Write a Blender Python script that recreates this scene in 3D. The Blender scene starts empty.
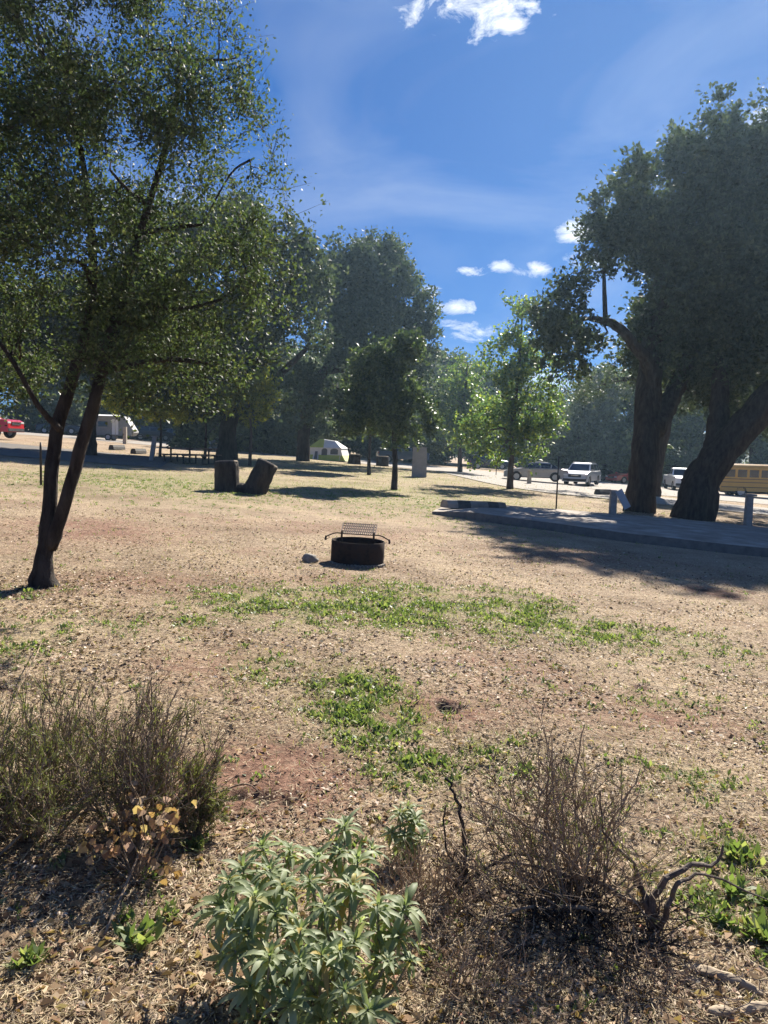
import bpy, bmesh, math, random
import numpy as np
from mathutils import Vector, noise as mnoise

# ------------------------------------------------------------------ camera
W, H, F = 768, 1024, 745.0
CAM = np.array([0.0, 0.0, 1.70])
PITCH, ROLL = math.radians(-5.06), math.radians(1.7)
SLOPE = 0.055
_fw = np.array([0, math.cos(PITCH), math.sin(PITCH)])
_r0 = np.array([1.0, 0, 0]); _u0 = np.cross(_r0, _fw)
_rt = math.cos(ROLL)*_r0 + math.sin(ROLL)*_u0
_up = -math.sin(ROLL)*_r0 + math.cos(ROLL)*_u0
sc = bpy.context.scene
cd = bpy.data.cameras.new('camera'); cam = bpy.data.objects.new('camera', cd)
sc.collection.objects.link(cam); sc.camera = cam
cd.sensor_fit = 'VERTICAL'; cd.sensor_height = 24.0; cd.lens = 24.0*F/H
cd.clip_end = 5000; cd.clip_start = 0.05
from mathutils import Matrix
cam.matrix_world = Matrix(((_rt[0], _up[0], -_fw[0], CAM[0]), (_rt[1], _up[1], -_fw[1], CAM[1]),
                           (_rt[2], _up[2], -_fw[2], CAM[2]), (0, 0, 0, 1)))
# ------------------------------------------------------------------ light
SUN_EL, SUN_AZ = math.radians(37), math.radians(22)      # azimuth to the right of +Y
EXPOSURE = 1.45; SKYTINT = (0.125, 0.59, 1.55, 1)
sd = np.array([math.sin(SUN_AZ)*math.cos(SUN_EL), math.cos(SUN_AZ)*math.cos(SUN_EL), math.sin(SUN_EL)])
sl = bpy.data.lights.new('sun', 'SUN'); sl.energy = 4.6; sl.angle = math.radians(0.53); sl.color = (1.0, 0.93, 0.83)
so = bpy.data.objects.new('sun', sl); sc.collection.objects.link(so)
so.rotation_euler = Vector(sd).to_track_quat('Z', 'Y').to_euler(); so.location = (0, 0, 60)
sc.view_settings.view_transform = 'Standard'; sc.view_settings.look = 'None'
sc.view_settings.gamma = 1; sc.view_settings.use_curve_mapping = False
sc.view_settings.exposure = EXPOSURE
sc.cycles.max_bounces = 6; sc.cycles.diffuse_bounces = 3; sc.cycles.transmission_bounces = 4
sc.cycles.transparent_max_bounces = 8; sc.cycles.volume_bounces = 0
sc.cycles.sample_clamp_indirect = 4

def ray(px, py):
    d = _fw + _rt*((px-W/2)/F) + _up*((H/2-py)/F)
    return d/np.linalg.norm(d)

def build_world():
    w = bpy.data.worlds.new('World'); sc.world = w; w.use_nodes = True
    nt = w.node_tree; N = nt.nodes; L = nt.links; N.clear()
    def nd(t, **k):
        n = N.new(t)
        for a, b in k.items(): setattr(n, a, b)
        return n
    def mth(op, a, b=None, c=None, clamp=False):
        n = nd('ShaderNodeMath', operation=op, use_clamp=clamp)
        for i, v in enumerate((a, b, c)):
            if v is None: continue
            if isinstance(v, (int, float)): n.inputs[i].default_value = v
            else: L.new(v, n.inputs[i])
        return n.outputs[0]
    sky = nd('ShaderNodeTexSky', sky_type='NISHITA', sun_disc=False)
    sky.sun_elevation = SUN_EL; sky.sun_rotation = SUN_AZ
    sky.air_density = 1.0; sky.dust_density = 0.0; sky.ozone_density = 3.0; sky.altitude = 300
    tc = nd('ShaderNodeTexCoord')
    dirn = tc.outputs['Generated']
    def dot(v):
        n = nd('ShaderNodeVectorMath', operation='DOT_PRODUCT'); L.new(dirn, n.inputs[0]); n.inputs[1].default_value = tuple(v)
        return n.outputs['Value']
    def noise(scale, det, stretch=(1, 1, 1), rough=.6, dist=0.0):
        mp = nd('ShaderNodeMapping'); mp.inputs['Scale'].default_value = stretch
        L.new(dirn, mp.inputs[0])
        n = nd('ShaderNodeTexNoise'); n.inputs['Scale'].default_value = scale; n.inputs['Detail'].default_value = det
        n.inputs['Roughness'].default_value = rough; n.inputs['Distortion'].default_value = dist
        L.new(mp.outputs[0], n.inputs['Vector']); return n.outputs['Fac']
    nz = noise(22, 8, (1, 1, 1.8), .66, .5)
    clouds = [(468, 8, 62, 21, 1.15), (512, 27, 14, 8, 1), (472, 271, 15, 6, 1), (500, 264, 13, 8, .75), (536, 271, 18, 7, .9),
              (452, 307, 34, 7, .85), (463, 331, 34, 10, .85), (580, 230, 22, 11, .95), (764, 125, 22, 16, .9),
              (370, 245, 20, 8, 1), (430, 290, 14, 6, .8), (585, 262, 20, 10, .8), (90, 200, 22, 10, .9), (545, 385, 40, 14, .7),
              (-160, 120, 70, 25, .9), (960, 200, 60, 22, .9), (900, 340, 50, 16, .8)]
    mask = None
    for (px, py, rx, ry, st) in clouds:
        f = ray(px, py); r = np.cross(f, [0, 0, 1]); r /= np.linalg.norm(r); u = np.cross(r, f)
        fd = mth('MAXIMUM', dot(f), .05)
        a = mth('DIVIDE', mth('DIVIDE', dot(r), fd), rx/F); b = mth('DIVIDE', mth('DIVIDE', dot(u), fd), ry/F)
        d2 = mth('ADD', mth('MULTIPLY', a, a), mth('MULTIPLY', b, b))
        m = mth('SUBTRACT', 1.0, d2)
        m = mth('ADD', m, mth('MULTIPLY', mth('SUBTRACT', nz, .54), 6.5))
        m = mth('MULTIPLY', mth('MULTIPLY', m, .7, clamp=True), st)
        g = mth('SUBTRACT', 1.6, mth('MULTIPLY', d2, .5), clamp=True)
        front = mth('GREATER_THAN', dot(f), .3)
        m = mth('MULTIPLY', mth('MULTIPLY', m, g), front)
        mask = m if mask is None else mth('MAXIMUM', mask, m)
    wisp = noise(2.2, 5, (1, 1, 2.6), .55, .8)
    mr = nd('ShaderNodeMapRange'); mr.inputs['From Min'].default_value = .46; mr.inputs['From Max'].default_value = .85
    mr.inputs['To Max'].default_value = .30; L.new(wisp, mr.inputs['Value'])
    mask = mth('MAXIMUM', mask, mr.outputs[0]); mask = mth('MINIMUM', mask, 1.0)
    tint = nd('ShaderNodeMix', data_type='RGBA', blend_type='MULTIPLY'); tint.inputs[0].default_value = 1.0
    tint.inputs[7].default_value = SKYTINT; gm = nd('ShaderNodeGamma'); gm.inputs[1].default_value = .5; L.new(sky.outputs[0], gm.inputs[0]); L.new(gm.outputs[0], tint.inputs[6])
    mx = nd('ShaderNodeMix', data_type='RGBA'); L.new(mask, mx.inputs[0]); L.new(tint.outputs[2], mx.inputs[6])
    mx.inputs[7].default_value = (8.2, 8.4, 8.6, 1)
    bg = nd('ShaderNodeBackground'); bg.inputs[1].default_value = 0.05; L.new(mx.outputs[2], bg.inputs[0])
    out = nd('ShaderNodeOutputWorld'); L.new(bg.outputs[0], out.inputs[0])
build_world()

# ------------------------------------------------------------------ placing
def smooth(a, b, x):
    t = np.clip((x-a)/(b-a), 0, 1); return t*t*(3-2*t)
def gz(x, y):
    """height of the ground"""
    x = np.asarray(x, float); y = np.asarray(y, float)
    z = -SLOPE*110*np.tanh(x/110)
    near = np.exp(-(x*x+y*y)/400)
    z = z + near*(.022*np.sin(x*1.3+.7)*np.cos(y*1.1+.4)+.012*np.sin(x*3.1+y*2.3)) + .03*np.sin(x*.31+1)*np.sin(y*.27)
    return z
def P(px, py):
    """where the line of sight through a pixel meets the ground"""
    d = ray(px, py); t = 1.0
    under = lambda t: (CAM+d*t)[2] < float(gz(*(CAM+d*t)[:2]))
    while not under(t) and t < 400: t *= 1.03
    lo, hi = t/1.03, t
    for i in range(24):
        m_ = (lo+hi)/2
        if under(m_): hi = m_
        else: lo = m_
    p = CAM+d*hi; return np.array([p[0], p[1], float(gz(p[0], p[1]))])
def Q(px, py, depth):
    d = ray(px, py); return CAM+d*(depth/np.dot(d, _fw))
def PD(px, depth):
    """ground point under column px at a given depth"""
    a = Q(px, 450, depth); return np.array([a[0], a[1], float(gz(a[0], a[1]))])

# ------------------------------------------------------------------ materials
def mat(name, build):
    m = bpy.data.materials.new(name); m.use_nodes = True; nt = m.node_tree; nt.nodes.clear()
    build(nt, nt.nodes, nt.links); return m
def _n(N, t, inp=None, **k):
    n = N.new(t)
    for a, b in k.items(): setattr(n, a, b)
    for a, b in (inp or {}).items(): n.inputs[a].default_value = b
    return n
def _ramp(N, stops):
    r = N.new('ShaderNodeValToRGB'); e = r.color_ramp.elements
    e[0].position, e[0].color = stops[0][0], (*stops[0][1], 1); e[1].position, e[1].color = stops[-1][0], (*stops[-1][1], 1)
    for p, c in stops[1:-1]:
        x = e.new(p); x.color = (*c, 1)
    return r
def surf(name, c1, c2=None, scale=8, rough=.6, metal=0, bump=0.0, bd=.02, stretch=(1, 1, 1), spec=.5, coat=0, det=6, c3=None):
    c2 = c2 or tuple(v*.8 for v in c1)
    def b(nt, N, L):
        tc = _n(N, 'ShaderNodeTexCoord'); mp = _n(N, 'ShaderNodeMapping'); mp.inputs['Scale'].default_value = stretch
        L.new(tc.outputs['Object'], mp.inputs[0])
        nz = _n(N, 'ShaderNodeTexNoise', {'Scale': scale, 'Detail': det, 'Roughness': .65}); L.new(mp.outputs[0], nz.inputs['Vector'])
        st = [(.35, c1), (.65, c2)] if c3 is None else [(.3, c1), (.5, c2), (.7, c3)]
        r = _ramp(N, st); L.new(nz.outputs['Fac'], r.inputs[0])
        p = _n(N, 'ShaderNodeBsdfPrincipled', {'Roughness': rough, 'Metallic': metal, 'Specular IOR Level': spec, 'Coat Weight': coat})
        L.new(r.outputs[0], p.inputs['Base Color'])
        if bump:
            bp = _n(N, 'ShaderNodeBump', {'Strength': bump, 'Distance': bd}); L.new(nz.outputs['Fac'], bp.inputs['Height']); L.new(bp.outputs[0], p.inputs['Normal'])
        o = _n(N, 'ShaderNodeOutputMaterial'); L.new(p.outputs[0], o.inputs[0])
    return mat(name, b)
def leafmat(name, stops, trans=.35, rough=.45, spec=.5):
    def b(nt, N, L):
        g = _n(N, 'ShaderNodeNewGeometry'); r = _ramp(N, stops); L.new(g.outputs['Random Per Island'], r.inputs[0])
        p = _n(N, 'ShaderNodeBsdfPrincipled', {'Roughness': rough, 'Specular IOR Level': spec}); L.new(r.outputs[0], p.inputs['Base Color'])
        t = _n(N, 'ShaderNodeBsdfTranslucent')
        hs = _n(N, 'ShaderNodeMix', {0: 1.0}, data_type='RGBA', blend_type='MULTIPLY'); L.new(r.outputs[0], hs.inputs[6]); hs.inputs[7].default_value = (1.35, 1.5, .75, 1)
        L.new(hs.outputs[2], t.inputs[0])
        m = _n(N, 'ShaderNodeMixShader', {0: trans}); L.new(p.outputs[0], m.inputs[1]); L.new(t.outputs[0], m.inputs[2])
        o = _n(N, 'ShaderNodeOutputMaterial'); L.new(m.outputs[0], o.inputs[0])
    return mat(name, b)
M = {}
M['bark_dark'] = surf('bark_dark', (.018, .014, .012), (.075, .062, .052), 8, .9, bump=1.0, bd=.12, stretch=(1, 1, .25), spec=.2)
M['bark_mid'] = surf('bark_mid', (.05, .038, .032), (.125, .10, .085), 7, .9, bump=1.0, bd=.08, stretch=(1, 1, .3), spec=.2)
M['leaf_oak'] = leafmat('leaf_oak', [(0, (.035, .055, .03)), (.5, (.065, .09, .045)), (.85, (.10, .13, .065)), (1, (.18, .19, .09))], .38, .6, .18)
M['leaf_big'] = leafmat('leaf_big_oak', [(0, (.032, .048, .034)), (.6, (.06, .08, .052)), (1, (.12, .14, .09))], .32, .6, .25)
M['leaf_far'] = leafmat('leaf_far', [(0, (.04, .065, .035)), (.6, (.08, .115, .055)), (1, (.17, .20, .09))], .3, .5, .4)
M['leaf_grey'] = leafmat('leaf_grey', [(0, (.07, .09, .06)), (.6, (.12, .145, .09)), (1, (.20, .23, .14))], .3, .5, .4)
M['leaf_syc'] = leafmat('leaf_sycamore', [(0, (.06, .11, .045)), (.6, (.12, .18, .06)), (1, (.28, .30, .07))], .5, .45, .4)
M['leaf_yel'] = leafmat('leaf_yellow', [(0, (.14, .18, .04)), (.6, (.30, .32, .06)), (1, (.50, .44, .08))], .55, .45, .4)
M['sage'] = leafmat('sage_leaf', [(0, (.15, .19, .09)), (.6, (.28, .32, .18)), (.88, (.39, .43, .27)), (.95, (.45, .36, .10)), (1, (.28, .18, .09))], .45, .55, .35)
M['dry_leaf'] = leafmat('dry_leaf', [(0, (.16, .09, .05)), (.5, (.32, .21, .12)), (1, (.50, .38, .25))], .25, .7, .2)
M['orange_leaf'] = leafmat('orange_leaf', [(0, (.30, .16, .09)), (.5, (.46, .28, .16)), (1, (.60, .44, .28))], .3, .6, .3)
M['litter'] = leafmat('litter', [(0, (.07, .045, .035)), (.35, (.20, .13, .09)), (.7, (.40, .29, .20)), (.93, (.66, .57, .46)), (1, (.36, .13, .07))], .1, .75, .25)
M['straw'] = leafmat('straw', [(0, (.20, .14, .085)), (.5, (.40, .31, .19)), (1, (.60, .50, .33))], .15, .7, .25)
M['weed'] = leafmat('weed', [(0, (.09, .13, .045)), (.6, (.17, .22, .075)), (1, (.32, .33, .15))], .4, .5, .4)
M['grass'] = leafmat('grass', [(0, (.11, .16, .04)), (.5, (.22, .25, .08)), (1, (.42, .36, .18))], .35, .6, .3)
M['needle'] = leafmat('needle', [(0, (.09, .10, .04)), (.6, (.16, .17, .07)), (1, (.25, .24, .12))], .3, .6, .3)
M['twig'] = surf('twig', (.11, .08, .055), (.38, .29, .20), 20, .85, spec=.2)
M['gnarl'] = surf('gnarled_wood', (.05, .035, .028), (.16, .12, .09), 16, .85, bump=.6)
M['twig_black'] = surf('twig_black', (.02, .018, .016), (.06, .05, .045), 20, .85, spec=.2)
M['twig_pale'] = surf('twig_pale', (.18, .12, .075), (.42, .32, .22), 20, .85, spec=.2)
M['stem_sage'] = surf('sage_stem', (.14, .15, .10), (.24, .22, .15), 20, .8)
M['rust'] = surf('rusty_steel', (.014, .013, .015), (.04, .026, .02), 9, .9, spec=.12, bump=.3, c3=(.022, .022, .026))
M['grate'] = surf('grate_steel', (.10, .055, .04), (.05, .035, .03), 20, .7, metal=.4)
M['rock'] = surf('rock', (.30, .27, .23), (.18, .16, .13), 12, .9, bump=.6)
M['ash'] = surf('ash', (.05, .045, .04), (.22, .2, .18), 14, .95, bump=.6)
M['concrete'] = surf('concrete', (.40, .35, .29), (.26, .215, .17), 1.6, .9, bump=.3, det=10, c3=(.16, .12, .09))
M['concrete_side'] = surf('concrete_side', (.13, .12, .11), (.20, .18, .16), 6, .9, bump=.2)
M['stop_dark'] = surf('dark_band', (.05, .045, .04), (.08, .07, .06), 9, .8)
M['wood'] = surf('weathered_wood', (.10, .06, .04), (.20, .13, .09), 6, .8, stretch=(.3, 3, 3), bump=.3)
M['wood_pale'] = surf('pale_post', (.42, .37, .30), (.32, .28, .22), 6, .85)
M['post_grey'] = surf('grey_post', (.36, .33, .29), (.24, .22, .19), 8, .85, bump=.2)
M['panel'] = surf('panel_blue', (.38, .43, .46), (.33, .38, .42), 4, .5)
M['cutwood'] = surf('cut_wood', (.40, .32, .22), (.20, .15, .10), 12, .9, bump=.4)
M['cabinet'] = surf('grey_cabinet', (.30, .29, .30), (.24, .235, .245), 3, .7)
M['tent_w'] = surf('tent_white', (.78, .78, .74), (.70, .70, .68), 2, .7)
M['tent_l'] = surf('tent_lime', (.50, .55, .12), (.42, .48, .10), 2, .7)
M['mesh'] = surf('window_mesh', (.16, .17, .17), (.11, .12, .12), 6, .6)
M['glass'] = surf('car_glass', (.012, .015, .018), (.02, .024, .028), 3, .08, spec=.9)
M['tyre'] = surf('tyre', (.018, .018, .018), (.03, .03, .03), 10, .85)
M['rim'] = surf('rim', (.45, .45, .46), (.35, .35, .36), 6, .3, metal=.8)
M['trim'] = surf('black_trim', (.02, .02, .022), (.035, .035, .04), 8, .6)
M['chrome'] = surf('chrome', (.6, .6, .62), (.5, .5, .52), 5, .15, metal=1)
M['lamp'] = surf('lamp_glass', (.75, .75, .75), (.6, .6, .6), 5, .15, spec=.9)
M['tail'] = surf('tail_lamp', (.35, .02, .02), (.25, .01, .01), 5, .2, spec=.9)
M['iron'] = surf('dark_iron', (.03, .028, .026), (.05, .045, .04), 8, .6, metal=.5)
def paint(name, c): return surf('paint_'+name, c, tuple(v*.93 for v in c), 2, .28, spec=.6, coat=.6, det=3)
M['p_silver'] = surf('paint_silver', (.46, .47, .48), (.42, .43, .44), 2, .3, metal=.5, coat=.6)
M['p_grey'] = surf('paint_champagne', (.36, .35, .34), (.32, .31, .30), 2, .3, metal=.5, coat=.6)
M['p_red'] = paint('red', (.55, .02, .025)); M['p_blue'] = paint('navy', (.03, .05, .09)); M['p_black'] = paint('black', (.015, .016, .02))
M['p_white'] = paint('white', (.75, .75, .74)); M['p_bus'] = paint('bus', (.62, .34, .045)); M['p_lblue'] = paint('lightblue', (.25, .35, .45))
M['trailer_shaded'] = surf('trailer_shaded', (.26, .26, .25), (.20, .20, .195), 3, .6)  # body colour darkened for the shade the trailer stands in
M['pile'] = surf('dirt_mound', (.10, .065, .05), (.2, .13, .10), 20, .95, bump=.8)

# ------------------------------------------------------------------ mesh helpers
class MB:
    def __init__(s): s.v = []; s.f = []; s.n = 0
    def add(s, v, f):
        v = np.asarray(v, float).reshape(-1, 3)
        s.f += [tuple(int(i)+s.n for i in q) for q in f]; s.v.append(v); s.n += len(v); return s
    def box(s, c, size, rz=0, ry=0, rx=0, taper=(1, 1)):
        c = np.array(c, float); h = np.array(size, float)/2
        v = np.array([[x*h[0]*(taper[0] if z > 0 else 1), y*h[1]*(taper[1] if z > 0 else 1), z*h[2]] for z in (-1, 1) for y in (-1, 1) for x in (-1, 1)])
        R = np.array(Matrix.Rotation(rz, 3, 'Z') @ Matrix.Rotation(ry, 3, 'Y') @ Matrix.Rotation(rx, 3, 'X'))
        return s.add(v@R.T+c, [(0, 2, 3, 1), (4, 5, 7, 6), (0, 1, 5, 4), (2, 6, 7, 3), (0, 4, 6, 2), (1, 3, 7, 5)])
    def tube(s, pts, rad, sides=8, cap=True, jit=0, seed=0):
        pts = np.asarray(pts, float); n = len(pts); rad = np.atleast_1d(np.asarray(rad, float)); rad = np.interp(np.linspace(0, 1, n), np.linspace(0, 1, len(rad)), rad) if len(rad) > 1 else np.full(n, rad[0])
        t = np.gradient(pts, axis=0); t /= np.linalg.norm(t, axis=1)[:, None]+1e-9
        a = np.array([0, 0, 1.0]) if abs(t[0][2]) < .9 else np.array([1.0, 0, 0])
        u = np.cross(t[0], a); u /= np.linalg.norm(u); vs = []
        ang = np.linspace(0, 2*np.pi, sides, endpoint=False); rg = np.random.RandomState(seed)
        prof = 1+jit*rg.randn(sides)
        for i in range(n):
            u = u-t[i]*np.dot(u, t[i]); u /= np.linalg.norm(u); w = np.cross(t[i], u)
            r = rad[i]*(prof+jit*.5*rg.randn(sides))
            vs.append(pts[i]+(np.cos(ang)*r)[:, None]*u+(np.sin(ang)*r)[:, None]*w)
        f = [(i*sides+j, i*sides+(j+1) % sides, (i+1)*sides+(j+1) % sides, (i+1)*sides+j) for i in range(n-1) for j in range(sides)]
        if cap: f += [tuple(range(sides-1, -1, -1)), tuple((n-1)*sides+j for j in range(sides))]
        return s.add(np.concatenate(vs), f)
    def prism(s, prof, y0, y1, taper=None):
        """profile in x,z swept along y"""
        n = len(prof); p0 = [(x, y0, z) for x, z in prof]; p1 = [(x, y1, z) for x, z in (taper or prof)]
        return s.add(p0+p1, [tuple(range(n)), tuple(range(2*n-1, n-1, -1))]+[(j, n+j, n+(j+1) % n, (j+1) % n) for j in range(n)])
    def build(s, name, m, parent=None, smooth_=False, bevel=0, solid=0):
        me = bpy.data.meshes.new(name); me.from_pydata(np.concatenate(s.v).tolist(), [], s.f); me.update()
        bm = bmesh.new(); bm.from_mesh(me); bmesh.ops.recalc_face_normals(bm, faces=bm.faces)
        if bevel:
            bmesh.ops.bevel(bm, geom=[e for e in bm.edges if e.calc_face_angle(0) > .5], offset=bevel, segments=2, affect='EDGES', clamp_overlap=True)
        bm.to_mesh(me); bm.free()
        me.materials.append(m)
        if smooth_: me.shade_smooth()
        o = bpy.data.objects.new(name, me); sc.collection.objects.link(o)
        if parent is not None: o.parent = parent
        return o
def quads(name, V, m, parent=None, k=4):
    """V: (n,k,3) faces as one mesh"""
    V = np.asarray(V, np.float32); n = len(V)
    me = bpy.data.meshes.new(name); me.vertices.add(n*k); me.vertices.foreach_set('co', V.reshape(-1))
    me.loops.add(n*k); me.loops.foreach_set('vertex_index', np.arange(n*k, dtype=np.int32))
    me.polygons.add(n); me.polygons.foreach_set('loop_start', np.arange(0, n*k, k, dtype=np.int32))
    me.update(calc_edges=True); me.materials.append(m)
    o = bpy.data.objects.new(name, me); sc.collection.objects.link(o)
    if parent is not None: o.parent = parent
    return o
def unit(v): return v/(np.linalg.norm(v, axis=-1, keepdims=True)+1e-9)
def leaves(c, ax, nrm, ln, wd, fold=.25):
    """rhombus leaves: centre, long axis, normal, length, width"""
    ax = unit(ax); sd_ = unit(np.cross(nrm, ax)); nn = np.cross(ax, sd_)
    ln = np.asarray(ln).reshape(-1, 1); wd = np.asarray(wd).reshape(-1, 1)
    a = c-ax*ln/2; b = c+sd_*wd/2+nn*wd*fold; d = c+ax*ln/2; e = c-sd_*wd/2+nn*wd*fold
    return np.stack([a, b, d, e], 1)
def empty(name, loc, label, cat, group=None, rz=0):
    o = bpy.data.objects.new(name, None); sc.collection.objects.link(o); o.location = tuple(float(v) for v in loc); o.rotation_euler[2] = rz
    o.empty_display_size = .2
    o['label'] = label; o['category'] = cat
    if group: o['group'] = group
    return o
def tag(o, label, cat, group=None):
    o['label'] = label; o['category'] = cat
    if group: o['group'] = group
    return o
def struct(o): o['kind'] = 'structure'; return o
def stuff(o): o['kind'] = 'stuff'; return o
def curve(pts, n=12):
    pts = np.asarray(pts, float); k = len(pts); out = []
    if k < 3: return np.array([pts[0]+(pts[-1]-pts[0])*t for t in np.linspace(0, 1, n)])
    q = np.vstack([2*pts[0]-pts[1], pts, 2*pts[-1]-pts[-2]]); s = np.linspace(0, k-1-1e-6, n)
    for v in s:
        i = int(v); t = v-i; a, b, c, d = q[i:i+4]
        out.append(.5*((2*b)+(c-a)*t+(2*a-5*b+4*c-d)*t*t+(-a+3*b-3*c+d)*t**3))
    return np.array(out)

# ------------------------------------------------------------------ ground
rng = np.random.RandomState(7)
GREEN = [  # green patches in world metres from pixel patches: (px, py, rx px, ry px, strength)
    (300, 605, 105, 15, .8), (400, 603, 95, 20, 1), (500, 612, 70, 20, .95), (590, 632, 75, 15, .7), (690, 645, 60, 16, .45),
    (265, 670, 40, 20, .6), (340, 690, 60, 24, .9), (375, 722, 55, 26, .95), (415, 765, 50, 22, .5), (500, 755, 50, 20, .75),
    (690, 775, 60, 30, .35), (735, 860, 50, 26, .8), (755, 930, 28, 26, .9), (690, 900, 40, 20, .5), (110, 625, 60, 14, .35), (30, 640, 50, 30, .5),
    (640, 700, 110, 26, .2), (180, 480, 190, 14, .8), (100, 492, 120, 9, .35), (400, 492, 140, 12, .75), (360, 470, 120, 9, .7), (470, 478, 60, 7, .5), (330, 455, 60, 6, .6),
    (520, 540, 60, 8, .2), (190, 620, 40, 12, .4), (560, 490, 90, 10, .35)]
_gp = []
for (px, py, rx, ry, s) in GREEN:
    c = P(px, py); e = P(px+rx, py); n_ = P(px, py-ry); f_ = P(px, py+ry)
    _gp.append((c[0], c[1], abs(e[0]-c[0]), max(.15, abs(n_[1]-f_[1])/2), s))
def vnoise(x, y, sc_, seed=0):
    x = np.asarray(x)*sc_+seed*17.3; y = np.asarray(y)*sc_+seed*9.1
    xi = np.floor(x).astype(np.int64); yi = np.floor(y).astype(np.int64); fx = x-xi; fy = y-yi
    fx = fx*fx*(3-2*fx); fy = fy*fy*(3-2*fy)
    def h(a, b):
        t = np.sin(a*127.1+b*311.7+seed*7.7)*43758.5453; return t-np.floor(t)
    return (h(xi, yi)*(1-fx)+h(xi+1, yi)*fx)*(1-fy)+(h(xi, yi+1)*(1-fx)+h(xi+1, yi+1)*fx)*fy
def fbm(x, y, s, seed=0): return .55*vnoise(x, y, s, seed)+.3*vnoise(x, y, s*2.3, seed+1)+.15*vnoise(x, y, s*5.1, seed+2)
def green(x, y):
    g = np.zeros_like(np.asarray(x, float))
    for cx, cy, rx, ry, s in _gp:
        d = ((x-cx)/rx)**2+((y-cy)/ry)**2; g = np.maximum(g, s*np.exp(-d*.9))
    g = g*(.6+1.0*fbm(x, y, 1.1, 3)); return np.clip(g, 0, 1)
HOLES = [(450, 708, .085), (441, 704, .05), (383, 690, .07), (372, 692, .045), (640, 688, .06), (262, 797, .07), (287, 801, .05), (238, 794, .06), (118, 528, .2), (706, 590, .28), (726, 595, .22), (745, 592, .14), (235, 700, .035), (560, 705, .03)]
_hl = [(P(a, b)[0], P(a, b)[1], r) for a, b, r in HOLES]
def bare(x, y):
    g = np.zeros_like(np.asarray(x, float))
    for px, py, rx, ry, s in [(250, 790, 110, 40, 1), (290, 765, 90, 30, .9), (430, 712, 90, 22, .8), (200, 670, 90, 30, .5), (560, 700, 150, 30, .45), (680, 720, 110, 30, .5),
                              (90, 530, 120, 16, .75), (130, 585, 110, 18, .5), (600, 560, 130, 14, .45), (340, 580, 80, 10, .5), (330, 530, 180, 8, .4), (500, 665, 120, 14, .4)]:
        c = P(px, py); e = P(px+rx, py); n_ = P(px, py-ry); f_ = P(px, py+ry)
        d = ((x-c[0])/abs(e[0]-c[0]))**2+((y-c[1])/(abs(n_[1]-f_[1])/2))**2
        g = np.maximum(g, s*np.exp(-d))
    g = np.clip(g*(.4+1.2*fbm(x, y, 1.6, 9)), 0, 1)
    for hx, hy, hr in _hl: g = np.maximum(g, np.exp(-(((x-hx)**2+(y-hy)**2)/hr**2)*.6))
    return g
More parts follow.
